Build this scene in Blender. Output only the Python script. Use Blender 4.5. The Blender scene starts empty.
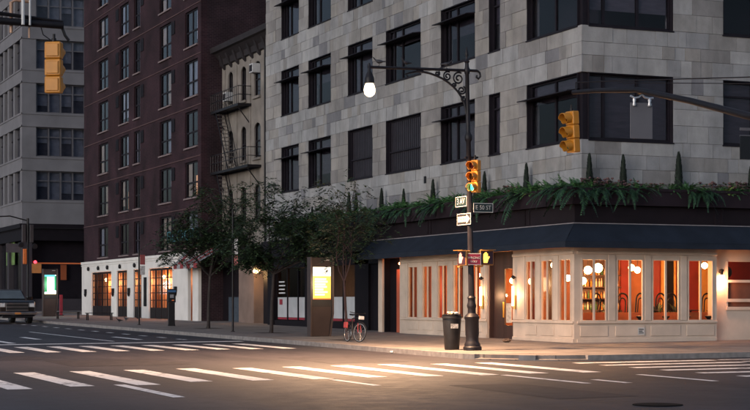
import bpy, bmesh, math, random
from mathutils import Vector, Matrix, noise
random.seed(7)
R = math.radians
S = bpy.context.scene
COL = S.collection

# ------------------------------------------------------------------ camera
cam = bpy.data.cameras.new('camera'); camo = bpy.data.objects.new('camera', cam); COL.objects.link(camo)
camo.location = (-29.33, -51.75, 1.60)
camo.rotation_euler = (R(90), 0, -math.atan2(.3866, .9223))
cam.sensor_width = 36; cam.lens = 36 * 1670 / 750; cam.shift_y = 97 / 750
cam.clip_start = .2; cam.clip_end = 3000
S.camera = camo
# ------------------------------------------------------------------ sky, sun, exposure
SUN_EL, SUN_AZ = R(7), R(242)         # low veiled evening sun behind the camera's left shoulder
w = bpy.data.worlds.new('World'); S.world = w; w.use_nodes = True
nt = w.node_tree; nt.nodes.clear()
sky = nt.nodes.new('ShaderNodeTexSky'); sky.sky_type = 'NISHITA'; sky.sun_disc = False
sky.sun_elevation = SUN_EL; sky.sun_rotation = SUN_AZ; sky.air_density = 1.0; sky.dust_density = 3.0; sky.ozone_density = 2.5
bg = nt.nodes.new('ShaderNodeBackground'); bg.inputs[1].default_value = .15
ow = nt.nodes.new('ShaderNodeOutputWorld')
hs_ = nt.nodes.new('ShaderNodeHueSaturation'); hs_.inputs['Saturation'].default_value = .55   # thin even evening cloud greys the sky
nt.links.new(sky.outputs[0], hs_.inputs['Color'])
mx_ = nt.nodes.new('ShaderNodeMix'); mx_.data_type = 'RGBA'; mx_.blend_type = 'MULTIPLY'; mx_.inputs[0].default_value = 1; mx_.inputs[7].default_value = (.90, .95, 1.07, 1)
nt.links.new(hs_.outputs[0], mx_.inputs[6]); nt.links.new(mx_.outputs[2], bg.inputs[0]); nt.links.new(bg.outputs[0], ow.inputs[0])
sl = bpy.data.lights.new('sun', 'SUN'); sl.energy = .5; sl.angle = R(40); sl.color = (1, .97, .95)
so = bpy.data.objects.new('sun', sl); COL.objects.link(so)
sd = Vector((math.sin(SUN_AZ) * math.cos(SUN_EL), math.cos(SUN_AZ) * math.cos(SUN_EL), math.sin(SUN_EL)))
so.rotation_euler = sd.to_track_quat('Z', 'Y').to_euler()
vs = S.view_settings; vs.view_transform = 'Standard'; vs.look = 'None'; vs.gamma = 1; vs.exposure = 0.78
S.cycles.use_denoising = True; S.cycles.max_bounces = 8; S.cycles.transparent_max_bounces = 12
S.cycles.sample_clamp_indirect = 4; S.cycles.caustics_reflective = False; S.cycles.caustics_refractive = False

# ------------------------------------------------------------------ materials
MATS = {}
def M(name, col, rough=.7, metal=0, var=.15, scale=3.0, bump=0, bscale=None, spec=.4, emit=None, estr=0, stretch=(1, 1, 1), det=6):
    if name in MATS: return MATS[name]
    m = bpy.data.materials.new(name); m.use_nodes = True; MATS[name] = m
    n = m.node_tree.nodes; l = m.node_tree.links; b = n['Principled BSDF']
    b.inputs['Roughness'].default_value = rough; b.inputs['Metallic'].default_value = metal
    b.inputs['Specular IOR Level'].default_value = spec
    tc = n.new('ShaderNodeTexCoord'); mp = n.new('ShaderNodeMapping'); mp.inputs['Scale'].default_value = stretch
    l.new(tc.outputs['Object'], mp.inputs[0])
    nz = n.new('ShaderNodeTexNoise'); nz.inputs['Scale'].default_value = scale; nz.inputs['Detail'].default_value = det
    l.new(mp.outputs[0], nz.inputs[0])
    cr = n.new('ShaderNodeValToRGB'); e = cr.color_ramp.elements
    e[0].position = .3; e[1].position = .7
    e[0].color = tuple(c * (1 - var) for c in col) + (1,); e[1].color = tuple(min(1, c * (1 + var)) for c in col) + (1,)
    l.new(nz.outputs[0], cr.inputs[0]); l.new(cr.outputs[0], b.inputs['Base Color'])
    if bump:
        n2 = n.new('ShaderNodeTexNoise'); n2.inputs['Scale'].default_value = bscale or scale * 8; n2.inputs['Detail'].default_value = 4
        l.new(mp.outputs[0], n2.inputs[0])
        bp = n.new('ShaderNodeBump'); bp.inputs['Strength'].default_value = bump; bp.inputs['Distance'].default_value = .02
        l.new(n2.outputs[0], bp.inputs['Height']); l.new(bp.outputs[0], b.inputs['Normal'])
    if emit:
        b.inputs['Emission Color'].default_value = (*emit, 1); b.inputs['Emission Strength'].default_value = estr
    return m
def glass(name, tint=(1, 1, 1), ior=1.5, rough=.02, graze=.8):
    m = bpy.data.materials.new(name); m.use_nodes = True; n = m.node_tree.nodes; l = m.node_tree.links; n.clear()
    o = n.new('ShaderNodeOutputMaterial'); mx = n.new('ShaderNodeMixShader'); t = n.new('ShaderNodeBsdfTransparent'); g = n.new('ShaderNodeBsdfGlossy')
    ge = n.new('ShaderNodeNewGeometry'); dt = n.new('ShaderNodeVectorMath'); dt.operation = 'DOT_PRODUCT'; l.new(ge.outputs['Normal'], dt.inputs[0]); l.new(ge.outputs['Incoming'], dt.inputs[1])
    def mth(op, a, b=None):
        k = n.new('ShaderNodeMath'); k.operation = op
        for i, q in enumerate((a, b)):
            if q is None: continue
            if isinstance(q, (int, float)): k.inputs[i].default_value = q
            else: l.new(q, k.inputs[i])
        return k.outputs[0]
    f0 = ((ior - 1) / (ior + 1)) ** 2
    fres = mth('ADD', mth('MULTIPLY', mth('POWER', mth('SUBTRACT', 1.0, mth('ABSOLUTE', dt.outputs['Value'])), 5), graze), f0)   # Schlick, the same from both sides of the pane
    t.inputs[0].default_value = (*tint, 1); g.inputs['Roughness'].default_value = rough; g.inputs[0].default_value = (.9, .92, .95, 1)
    tc = n.new('ShaderNodeTexCoord'); nz = n.new('ShaderNodeTexNoise'); nz.inputs['Scale'].default_value = .8
    bp = n.new('ShaderNodeBump'); bp.inputs['Strength'].default_value = .06; bp.inputs['Distance'].default_value = .05
    l.new(tc.outputs['Object'], nz.inputs[0]); l.new(nz.outputs[0], bp.inputs['Height']); l.new(bp.outputs[0], g.inputs['Normal'])
    l.new(fres, mx.inputs[0]); l.new(t.outputs[0], mx.inputs[1]); l.new(g.outputs[0], mx.inputs[2]); l.new(mx.outputs[0], o.inputs[0])
    MATS[name] = m; return m
GL = glass('window_glass', (.8, .8, .84), 1.28, graze=.55); GLC = glass('clear_glass', (.94, .94, .93), 1.25, .05, .3)

def ramp_random(name, cols, rough=.85, nscale=2.0, namt=.25, bump=.25, streak=(1, 1, .35), grime=False, tone=1.0):
    """each piece its own tone (object random + island random), plus blotches and grain"""
    m = bpy.data.materials.new(name); m.use_nodes = True; n = m.node_tree.nodes; l = m.node_tree.links; b = n['Principled BSDF']
    b.inputs['Roughness'].default_value = rough; b.inputs['Specular IOR Level'].default_value = .25
    oi = n.new('ShaderNodeObjectInfo'); ge = n.new('ShaderNodeNewGeometry')
    ad = n.new('ShaderNodeMath'); ad.operation = 'ADD'; fr = n.new('ShaderNodeMath'); fr.operation = 'FRACT'
    l.new(oi.outputs['Random'], ad.inputs[0]); l.new(ge.outputs['Random Per Island'], ad.inputs[1]); l.new(ad.outputs[0], fr.inputs[0])
    cr = n.new('ShaderNodeValToRGB'); cr.color_ramp.interpolation = 'CONSTANT'
    el = cr.color_ramp.elements
    while len(el) > 1: el.remove(el[-1])
    el[0].position = 0; el[0].color = (*cols[0], 1)
    for i, c in enumerate(cols[1:], 1):
        k = el.new(i / len(cols)); k.color = (*c, 1)
    l.new(fr.outputs[0], cr.inputs[0])
    ps = ge.outputs['Position']; mp = n.new('ShaderNodeMapping'); mp.inputs['Scale'].default_value = streak; l.new(ps, mp.inputs[0])
    nz = n.new('ShaderNodeTexNoise'); nz.inputs['Scale'].default_value = nscale; nz.inputs['Detail'].default_value = 8; nz.inputs['Roughness'].default_value = .65; l.new(mp.outputs[0], nz.inputs[0])
    mr = n.new('ShaderNodeMapRange'); mr.inputs[1].default_value = .3; mr.inputs[2].default_value = .7; mr.inputs[3].default_value = (1 - namt) * tone; mr.inputs[4].default_value = (1 + namt) * tone
    l.new(nz.outputs[0], mr.inputs[0])
    mu = n.new('ShaderNodeMix'); mu.data_type = 'RGBA'; mu.blend_type = 'MULTIPLY'; mu.inputs[0].default_value = 1
    l.new(cr.outputs[0], mu.inputs[6]); l.new(mr.outputs[0], mu.inputs[7]); l.new(mu.outputs[2], b.inputs['Base Color'])
    if grime:                                        # rain streaks and soot running down across the joints
        m5 = n.new('ShaderNodeMapping'); m5.inputs['Scale'].default_value = (.9, .9, .14); l.new(ps, m5.inputs[0])
        n5 = n.new('ShaderNodeTexNoise'); n5.inputs['Scale'].default_value = 1.0; n5.inputs['Detail'].default_value = 7; n5.inputs['Roughness'].default_value = .62; l.new(m5.outputs[0], n5.inputs[0])
        r5 = n.new('ShaderNodeMapRange'); r5.inputs[1].default_value = .36; r5.inputs[2].default_value = .6; r5.inputs[3].default_value = .84; r5.inputs[4].default_value = 1.08; l.new(n5.outputs[0], r5.inputs[0])
        mg = n.new('ShaderNodeMix'); mg.data_type = 'RGBA'; mg.blend_type = 'MULTIPLY'; mg.inputs[0].default_value = 1
        l.new(mu.outputs[2], mg.inputs[6]); l.new(r5.outputs[0], mg.inputs[7]); l.new(mg.outputs[2], b.inputs['Base Color'])
    n2 = n.new('ShaderNodeTexNoise'); n2.inputs['Scale'].default_value = 14; n2.inputs['Detail'].default_value = 6; l.new(ps, n2.inputs[0])
    bp = n.new('ShaderNodeBump'); bp.inputs['Strength'].default_value = bump; bp.inputs['Distance'].default_value = .02
    l.new(n2.outputs[0], bp.inputs['Height']); l.new(bp.outputs[0], b.inputs['Normal'])
    MATS[name] = m; return m

STONE = ramp_random('stone', [(.262, .264, .27), (.232, .234, .243), (.288, .287, .288), (.25, .243, .238), (.275, .276, .283), (.158, .158, .172), (.228, .22, .215), (.305, .303, .305), (.258, .259, .266), (.205, .198, .197), (.268, .27, .278), (.243, .243, .25), (.24, .228, .218), (.283, .284, .29)], namt=.17, streak=(1, 1, .7), grime=True, tone=.93)
STONE_P = ramp_random('pier_stone', [(.25, .236, .226), (.225, .215, .212), (.27, .255, .24), (.195, .185, .183), (.245, .238, .236)], namt=.17, streak=(1, 1, .7), grime=True, tone=.93)
FOLI = ramp_random('leaf_dark', [(.018, .036, .019), (.026, .05, .024), (.014, .028, .015), (.04, .07, .03), (.055, .09, .038)], .6, 1.2, .3, 0)
FERN = ramp_random('leaf_fern', [(.035, .10, .036), (.055, .145, .05), (.022, .062, .026), (.085, .2, .06), (.035, .09, .035)], .55, 1.5, .3, 0)
LIME = ramp_random('leaf_lime', [(.16, .24, .05), (.12, .2, .05), (.2, .28, .07)], .55, 1.5, .3, 0)
SEDUM = ramp_random('flower_pink', [(.11, .06, .058), (.085, .045, .05), (.15, .085, .08), (.05, .05, .035)], .7, 2, .3, 0)

def brickmat(name, c1, c2, mortar, sc=1.0, rough=.85):
    m = bpy.data.materials.new(name); m.use_nodes = True; n = m.node_tree.nodes; l = m.node_tree.links; b = n['Principled BSDF']
    b.inputs['Roughness'].default_value = rough; b.inputs['Specular IOR Level'].default_value = .2
    ge = n.new('ShaderNodeNewGeometry'); sx = n.new('ShaderNodeSeparateXYZ'); l.new(ge.outputs['Position'], sx.inputs[0])
    ad = n.new('ShaderNodeMath'); ad.operation = 'ADD'; l.new(sx.outputs[0], ad.inputs[0]); l.new(sx.outputs[1], ad.inputs[1])
    cb = n.new('ShaderNodeCombineXYZ'); l.new(ad.outputs[0], cb.inputs[0]); l.new(sx.outputs[2], cb.inputs[1])
    br = n.new('ShaderNodeTexBrick'); br.inputs['Scale'].default_value = sc
    br.inputs['Brick Width'].default_value = .30; br.inputs['Row Height'].default_value = .105; br.inputs['Mortar Size'].default_value = .010
    br.inputs['Color1'].default_value = (*c1, 1); br.inputs['Color2'].default_value = (*c2, 1); br.inputs['Mortar'].default_value = (*mortar, 1)
    l.new(cb.outputs[0], br.inputs[0])
    nz = n.new('ShaderNodeTexNoise'); nz.inputs['Scale'].default_value = .5; nz.inputs['Detail'].default_value = 8; l.new(ge.outputs['Position'], nz.inputs[0])
    mr = n.new('ShaderNodeMapRange'); mr.inputs[1].default_value = .3; mr.inputs[2].default_value = .7; mr.inputs[3].default_value = .55; mr.inputs[4].default_value = 1.45; l.new(nz.outputs[0], mr.inputs[0])
    mu = n.new('ShaderNodeMix'); mu.data_type = 'RGBA'; mu.blend_type = 'MULTIPLY'; mu.inputs[0].default_value = 1
    l.new(br.outputs[0], mu.inputs[6]); l.new(mr.outputs[0], mu.inputs[7]); l.new(mu.outputs[2], b.inputs['Base Color'])
    bp = n.new('ShaderNodeBump'); bp.inputs['Strength'].default_value = .5; bp.inputs['Distance'].default_value = .01; bp.invert = True
    l.new(br.outputs['Fac'], bp.inputs['Height']); l.new(bp.outputs[0], b.inputs['Normal'])
    MATS[name] = m; return m
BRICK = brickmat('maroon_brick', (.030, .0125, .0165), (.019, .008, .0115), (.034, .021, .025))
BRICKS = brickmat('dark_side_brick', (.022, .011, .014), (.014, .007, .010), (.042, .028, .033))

def asphalt():
    m = bpy.data.materials.new('asphalt'); m.use_nodes = True; n = m.node_tree.nodes; l = m.node_tree.links; b = n['Principled BSDF']
    ge = n.new('ShaderNodeNewGeometry')
    def nz(sc, det=6, st=(1, 1, 1)):
        mp = n.new('ShaderNodeMapping'); mp.inputs['Scale'].default_value = st; l.new(ge.outputs['Position'], mp.inputs[0])
        k = n.new('ShaderNodeTexNoise'); k.inputs['Scale'].default_value = sc; k.inputs['Detail'].default_value = det; k.inputs['Roughness'].default_value = .6; l.new(mp.outputs[0], k.inputs[0]); return k
    a = nz(.35, 6, (1.6, .35, 1)); c = nz(30, 3); d = nz(2.2, 5)
    cr = n.new('ShaderNodeValToRGB'); e = cr.color_ramp.elements; e[0].position = .32; e[1].position = .7
    e[0].color = (.017, .0152, .0195, 1); e[1].color = (.042, .0365, .0435, 1); l.new(a.outputs[0], cr.inputs[0])
    m2 = n.new('ShaderNodeMix'); m2.data_type = 'RGBA'; m2.blend_type = 'OVERLAY'; m2.inputs[0].default_value = .45
    l.new(cr.outputs[0], m2.inputs[6]); l.new(c.outputs[0], m2.inputs[7])
    m3 = n.new('ShaderNodeMix'); m3.data_type = 'RGBA'; m3.blend_type = 'OVERLAY'; m3.inputs[0].default_value = .35
    l.new(m2.outputs[2], m3.inputs[6]); l.new(d.outputs[0], m3.inputs[7])
    vo = n.new('ShaderNodeTexVoronoi'); vo.feature = 'DISTANCE_TO_EDGE'; vo.inputs['Scale'].default_value = .16; l.new(ge.outputs['Position'], vo.inputs[0])
    # distort for cracks
    dn = nz(1.3, 5); dm = n.new('ShaderNodeVectorMath'); dm.operation = 'SCALE'; dm.inputs['Scale'].default_value = 2.0; l.new(dn.outputs['Color'], dm.inputs[0])
    da = n.new('ShaderNodeVectorMath'); l.new(ge.outputs['Position'], da.inputs[0]); l.new(dm.outputs[0], da.inputs[1]); l.new(da.outputs[0], vo.inputs[0])
    vr = n.new('ShaderNodeMapRange'); vr.inputs[1].default_value = .0; vr.inputs[2].default_value = .008; vr.inputs[3].default_value = .45; vr.inputs[4].default_value = 1; l.new(vo.outputs['Distance'], vr.inputs[0])
    m4 = n.new('ShaderNodeMix'); m4.data_type = 'RGBA'; m4.blend_type = 'MULTIPLY'; m4.inputs[0].default_value = 1; l.new(m3.outputs[2], m4.inputs[6]); l.new(vr.outputs[0], m4.inputs[7])
    l.new(m4.outputs[2], b.inputs['Base Color'])
    rr = n.new('ShaderNodeMapRange'); rr.inputs[3].default_value = .54; rr.inputs[4].default_value = .8; l.new(d.outputs[0], rr.inputs[0]); l.new(rr.outputs[0], b.inputs['Roughness'])
    b.inputs['Specular IOR Level'].default_value = .35
    bp = n.new('ShaderNodeBump'); bp.inputs['Strength'].default_value = .6; bp.inputs['Distance'].default_value = .015; l.new(c.outputs[0], bp.inputs['Height']); l.new(bp.outputs[0], b.inputs['Normal'])
    return m
def concrete():
    m = bpy.data.materials.new('pavement_concrete'); m.use_nodes = True; n = m.node_tree.nodes; l = m.node_tree.links; b = n['Principled BSDF']
    ge = n.new('ShaderNodeNewGeometry')
    br = n.new('ShaderNodeTexBrick'); br.offset = 0; br.inputs['Scale'].default_value = 1
    br.inputs['Brick Width'].default_value = 1.5; br.inputs['Row Height'].default_value = 1.5; br.inputs['Mortar Size'].default_value = .018
    br.inputs['Color1'].default_value = (.225, .195, .178, 1); br.inputs['Color2'].default_value = (.185, .16, .148, 1); br.inputs['Mortar'].default_value = (.10, .09, .085, 1)
    l.new(ge.outputs['Position'], br.inputs[0])
    nz = n.new('ShaderNodeTexNoise'); nz.inputs['Scale'].default_value = .9; nz.inputs['Detail'].default_value = 9; nz.inputs['Roughness'].default_value = .7; l.new(ge.outputs['Position'], nz.inputs[0])
    mr = n.new('ShaderNodeMapRange'); mr.inputs[1].default_value = .32; mr.inputs[2].default_value = .68; mr.inputs[3].default_value = .62; mr.inputs[4].default_value = 1.25; l.new(nz.outputs[0], mr.inputs[0])
    mu = n.new('ShaderNodeMix'); mu.data_type = 'RGBA'; mu.blend_type = 'MULTIPLY'; mu.inputs[0].default_value = 1
    l.new(br.outputs[0], mu.inputs[6]); l.new(mr.outputs[0], mu.inputs[7]); l.new(mu.outputs[2], b.inputs['Base Color'])
    b.inputs['Roughness'].default_value = .8; b.inputs['Specular IOR Level'].default_value = .3
    n2 = n.new('ShaderNodeTexNoise'); n2.inputs['Scale'].default_value = 25; l.new(ge.outputs['Position'], n2.inputs[0])
    bp = n.new('ShaderNodeBump'); bp.inputs['Strength'].default_value = .3; bp.inputs['Distance'].default_value = .01; l.new(n2.outputs[0], bp.inputs['Height']); l.new(bp.outputs[0], b.inputs['Normal'])
    return m
def wornpaint():
    m = bpy.data.materials.new('road_paint'); m.use_nodes = True; n = m.node_tree.nodes; l = m.node_tree.links; b = n['Principled BSDF']
    ge = n.new('ShaderNodeNewGeometry'); nz = n.new('ShaderNodeTexNoise'); nz.inputs['Scale'].default_value = 2.6; nz.inputs['Detail'].default_value = 10; nz.inputs['Roughness'].default_value = .72
    l.new(ge.outputs['Position'], nz.inputs[0])
    cr = n.new('ShaderNodeValToRGB'); e = cr.color_ramp.elements; e[0].position = .36; e[1].position = .46
    e[0].color = (.13, .115, .115, 1); e[1].color = (.82, .80, .78, 1); l.new(nz.outputs[0], cr.inputs[0]); l.new(cr.outputs[0], b.inputs['Base Color'])
    b.inputs['Roughness'].default_value = .6
    MATS['road_paint'] = m; return m
ASPH, CONC, PAINT = asphalt(), concrete(), wornpaint()
BLACK = M('black_iron', (.0075, .0062, .0082), .5, 0, .3, 6, spec=.3)
FRAME = M('dark_window_frame', (.0095, .0075, .0115), .6, 0, .2, 3, spec=.2)
DARK = M('dark_room', (.010, .008, .013), .9)
CREAM = M('cream_paint', (.55, .44, .355), .55, 0, .13, 1.3, .08)
WHITE = M('white_stucco', (.6, .58, .56), .7, 0, .07, 1.2, .1)
AMBER = M('signal_yellow', (.48, .19, .018), .45, 0, .12, 4)
MORTAR = M('mortar', (.19, .185, .185), .9)
WARM = (1, .42, .12)

# ------------------------------------------------------------------ mesh helpers
def G(x, y): return .0055 * y + .005 * x            # the street climbs gently away from the camera
def SW(x, y): return G(x, y) + .15
class MB:
    def __init__(s): s.v = []; s.f = []
    def add(s, vs, fs):
        o = len(s.v); s.v += [tuple(p) for p in vs]; s.f += [tuple(i + o for i in f) for f in fs]; return s
    def box(s, x0, x1, y0, y1, z0, z1):
        x0, x1 = min(x0, x1), max(x0, x1); y0, y1 = min(y0, y1), max(y0, y1)
        return s.add([(x0, y0, z0), (x1, y0, z0), (x1, y1, z0), (x0, y1, z0), (x0, y0, z1), (x1, y0, z1), (x1, y1, z1), (x0, y1, z1)],
                     [(0, 3, 2, 1), (4, 5, 6, 7), (0, 1, 5, 4), (1, 2, 6, 5), (2, 3, 7, 6), (3, 0, 4, 7)])
    def quad(s, a, b, c, d): return s.add([a, b, c, d], [(0, 1, 2, 3)])
    def tube(s, pts, r, n=8, caps=True):
        pts = [Vector(p) for p in pts]; rs = r if isinstance(r, (list, tuple)) else [r] * len(pts)
        o = len(s.v); up = None
        for i, p in enumerate(pts):
            d = (pts[min(i + 1, len(pts) - 1)] - pts[max(i - 1, 0)]).normalized()
            if up is None: up = d.orthogonal().normalized()
            else:
                up = (up - d * up.dot(d))
                up = up.normalized() if up.length > 1e-5 else d.orthogonal().normalized()
            q = d.cross(up)
            for k in range(n):
                a = 2 * math.pi * k / n; s.v.append(tuple(p + (up * math.cos(a) + q * math.sin(a)) * rs[i]))
        for i in range(len(pts) - 1):
            for k in range(n):
                a, b = o + i * n + k, o + i * n + (k + 1) % n
                s.f.append((a, b, b + n, a + n))
        if caps:
            s.f.append(tuple(o + k for k in range(n))[::-1]); e = o + (len(pts) - 1) * n; s.f.append(tuple(e + k for k in range(n)))
        return s
    def lathe(s, prof, n=16, c=(0, 0, 0), axis='z', flute=0):
        o = len(s.v)
        for (r, z) in prof:
            for k in range(n):
                a = 2 * math.pi * k / n; rr = r * (1 - flute * (k % 2))
                p = (rr * math.cos(a), rr * math.sin(a), z)
                if axis == 'x': p = (z, rr * math.cos(a), rr * math.sin(a))
                if axis == 'y': p = (rr * math.cos(a), z, rr * math.sin(a))
                s.v.append((p[0] + c[0], p[1] + c[1], p[2] + c[2]))
        for i in range(len(prof) - 1):
            for k in range(n):
                a, b = o + i * n + k, o + i * n + (k + 1) % n; s.f.append((a, b, b + n, a + n))
        s.f.append(tuple(o + k for k in range(n))[::-1]); e = o + (len(prof) - 1) * n; s.f.append(tuple(e + k for k in range(n)))
        return s
    def ball(s, c, r, n=14, m=9, sc=(1, 1, 1)):
        prof = [(max(.0005, r * math.sin(math.pi * i / m)), -r * math.cos(math.pi * i / m)) for i in range(m + 1)]
        t = MB().lathe(prof, n); return s.add([(p[0] * sc[0] + c[0], p[1] * sc[1] + c[1], p[2] * sc[2] + c[2]) for p in t.v], t.f)
    def prism(s, poly, h0, h1, plane='xy'):
        """poly 2-D outline extruded between h0 and h1 along the third axis"""
        def P(a, b, h): return (a, b, h) if plane == 'xy' else (a, h, b) if plane == 'xz' else (h, a, b)
        n = len(poly)
        return s.add([P(a, b, h0) for a, b in poly] + [P(a, b, h1) for a, b in poly],
                     [tuple(range(n))[::-1], tuple(range(n, 2 * n))] + [(i, (i + 1) % n, (i + 1) % n + n, i + n) for i in range(n)])
    def torus(s, c, R_, r, n=28, m=6, axis='x'):
        pts = []
        for i in range(n + 1):
            a = 2 * math.pi * i / n; u, v = R_ * math.cos(a), R_ * math.sin(a)
            pts.append({'x': (c[0], c[1] + u, c[2] + v), 'y': (c[0] + u, c[1], c[2] + v), 'z': (c[0] + u, c[1] + v, c[2])}[axis])
        return s.tube(pts, r, m, False)
    def mesh(s, name, smooth=False, bevel=0, fix=True):
        me = bpy.data.meshes.new(name); me.from_pydata(s.v, [], s.f); me.validate()
        if fix or bevel:
            bm = bmesh.new(); bm.from_mesh(me)
            if fix: bmesh.ops.recalc_face_normals(bm, faces=bm.faces)
            if bevel: bmesh.ops.bevel(bm, geom=list(bm.edges), offset=bevel, segments=1, affect='EDGES', clamp_overlap=True)
            bm.to_mesh(me); bm.free()
        if smooth:
            me.polygons.foreach_set('use_smooth', [True] * len(me.polygons))
            try: me.set_sharp_from_angle(angle=R(40))
            except Exception: pass
        return me
    def build(s, name, mat, parent=None, smooth=False, bevel=0, fix=True):
        return obj(name, s.mesh(name, smooth, bevel, fix), mat, parent)
def obj(name, me, mat, parent=None, loc=None):
    o = bpy.data.objects.new(name, me); COL.objects.link(o)
    if mat and not me.materials: me.materials.append(mat)
    if parent: o.parent = parent
    if loc: o.location = loc
    return o
def tag(o, label, cat, group=None, kind=None):
    if label: o['label'] = label
    if cat: o['category'] = cat
    if group: o['group'] = group
    if kind: o['kind'] = kind
    return o
def thing(name, label, cat, loc=(0, 0, 0), rz=0, group=None):
    o = bpy.data.objects.new(name, None); COL.objects.link(o); o.location = loc; o.rotation_euler = (0, 0, rz); o.empty_display_size = .3
    return tag(o, label, cat, group)
def copy_tree(o, parent=None):
    c = o.copy(); COL.objects.link(c); c.parent = parent
    for ch in [q for q in bpy.data.objects if q.parent == o]: copy_tree(ch, c)
    return c
def lamp(name, parent, loc, col, watts, size=.1):
    l = bpy.data.lights.new(name, 'POINT'); l.energy = watts; l.color = col; l.shadow_soft_size = size
    o = bpy.data.objects.new(name, l); COL.objects.link(o); o.parent = parent; o.location = loc; return o
def down_lamp(name, parent, loc, col, watts, size, cone):
    l = bpy.data.lights.new(name, 'SPOT'); l.energy = watts; l.color = col; l.shadow_soft_size = size; l.spot_size = cone; l.spot_blend = 1.0
    o = bpy.data.objects.new(name, l); COL.objects.link(o); o.parent = parent; o.location = loc; return o
def text(name, s, size, mat, parent, loc, rot, align='CENTER', ext=.002, sx=1):
    c = bpy.data.curves.new(name, 'FONT'); c.body = s; c.size = size; c.extrude = ext; c.align_x = align; c.align_y = 'CENTER'
    c.resolution_u = 3
    t = bpy.data.objects.new(name, c); COL.objects.link(t); bpy.context.view_layer.update()
    me = bpy.data.meshes.new_from_object(t.evaluated_get(bpy.context.evaluated_depsgraph_get()))
    bpy.data.objects.remove(t); me.materials.clear(); me.materials.append(mat); me.name = name
    o = obj(name, me, mat, parent, loc); o.rotation_euler = rot; o.scale = (sx, 1, 1); return o
def emis(name, col, strength):
    if name in MATS: return MATS[name]
    return M(name, tuple(c * .5 for c in col), .4, 0, .02, 3, emit=col, estr=strength)

# ------------------------------------------------------------------ ground
def sheet(poly, off, nx=None):
    return [(x, y, G(x, y) + off) for x, y in poly]
rd = MB(); rd.add(sheet([(-600, -300), (600, -300), (600, 900), (-600, 900)], 0), [(0, 1, 2, 3)])
road = rd.build('road', ASPH); tag(road, 'dark worn asphalt avenue and side street with white markings', 'road', kind='structure')
KX, KY = -7.9, -10.0
def arc(cx, cy, r, a0, a1, n): return [(cx + r * math.cos(R(a0 + (a1 - a0) * i / n)), cy + r * math.sin(R(a0 + (a1 - a0) * i / n))) for i in range(n + 1)]
corner = arc(KX + 3.2, KY + 3.2, 3.2, 180, 270, 10)
farc = arc(KX + 3, 84 - 3, 3, 90, 180, 8)
inner = arc(KX + 3.2, KY + 3.2, 3.02, 180, 270, 10); innerf = arc(KX + 3, 81, 2.82, 90, 180, 8)
def slab(poly, lo, hi):
    n = len(poly); m = MB()
    m.add([(x, y, G(x, y) + hi) for x, y in poly] + [(x, y, G(x, y) + lo) for x, y in poly], [tuple(range(n))] + [(i, i + n, (i + 1) % n + n, (i + 1) % n) for i in range(n)])
    return m
sidewalk = slab(inner + [(70, KY + .18), (70, 83.82)] + innerf, -.2, .15).build('sidewalk', CONC)
tag(sidewalk, 'pale concrete corner pavement in front of the shops', 'sidewalk', kind='structure')
far_poly = arc(KX + 3, 98 + 3, 3, 180, 270, 8) + [(70, 98), (70, 330), (KX, 330)]
farsw = slab(far_poly, -.2, .15).build('sidewalk', CONC); tag(farsw, 'pavement beyond the side street in front of the grey tower', 'sidewalk', kind='structure')
KERB = M('granite_kerb', (.2, .185, .18), .75, 0, .25, 5, .2)
def kerb_run(pts, parent, dz=.004, w=.18):
    for i in range(len(pts) - 1):
        a, b = Vector(pts[i]), Vector(pts[i + 1]); d = (b - a); L = d.length; d /= L; nn = Vector((-d.y, d.x)); a2 = a + d * .006; b2 = b - d * .006
        p = [a2, b2, b2 + nn * w, a2 + nn * w]; m = MB()
        m.add([(q.x, q.y, G(q.x, q.y) - .2) for q in p] + [(q.x, q.y, G(q.x, q.y) + .15 + dz) for q in p], [(0, 3, 2, 1), (4, 5, 6, 7), (0, 1, 5, 4), (1, 2, 6, 5), (2, 3, 7, 6), (3, 0, 4, 7)])
        m.build('kerb_stone', KERB, parent)
ys = [81 - i * 2.1 for i in range(43)]
kerb_run([(KX, y) for y in ys if y > KY + 3.2] + [(KX, KY + 3.2)], sidewalk)
# corner kerb with two dropped crossings
kerb_run([corner[0], corner[1], corner[2]], sidewalk); kerb_run([corner[i] for i in (5, 6)], sidewalk)
kerb_run([corner[i] for i in (9, 10)] + [(KX + 3.2 + 2 * i, KY) for i in range(1, 12)], sidewalk)
PAD = M('tactile_paving', (.05, .045, .05), .8, 0, .3, 12, .4)
def ramp(i0, i1):
    outs = [Vector(corner[i]) for i in range(i0, i1 + 1)]; ins = []
    c = Vector((KX + 3.2, KY + 3.2))
    ins = [o + (c - o).normalized() * 1.5 for o in outs]
    m = MB(); n = len(outs)
    vs = [(o.x, o.y, G(o.x, o.y) + .03) for o in outs] + [(o.x, o.y, G(o.x, o.y) + .158) for o in ins]
    m.add(vs + [(x, y, z - .25) for x, y, z in vs], [(i, i + 1, n + i + 1, n + i) for i in range(n - 1)] + [(i, i + 1, 2 * n + i + 1, 2 * n + i) for i in range(n - 1)] + [(0, n, 3 * n, 2 * n), (n - 1, 2 * n - 1, 4 * n - 1, 3 * n - 1)])
    m.build('dropped_kerb', CONC, sidewalk)
    m2 = MB(); po = [o + (c - o).normalized() * .25 for o in outs]; pi = [o + (c - o).normalized() * .9 for o in outs]
    def zz(o, t): return G(o.x, o.y) + .03 + .128 * t / 1.5 + .012
    vs = [(o.x, o.y, zz(o, .25)) for o in po] + [(o.x, o.y, zz(o, .9)) for o in pi]
    m2.add(vs, [(i, i + 1, n + i + 1, n + i) for i in range(n - 1)]); m2.build('tactile_pad', PAD, sidewalk)
ramp(2, 5); ramp(6, 9)
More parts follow.
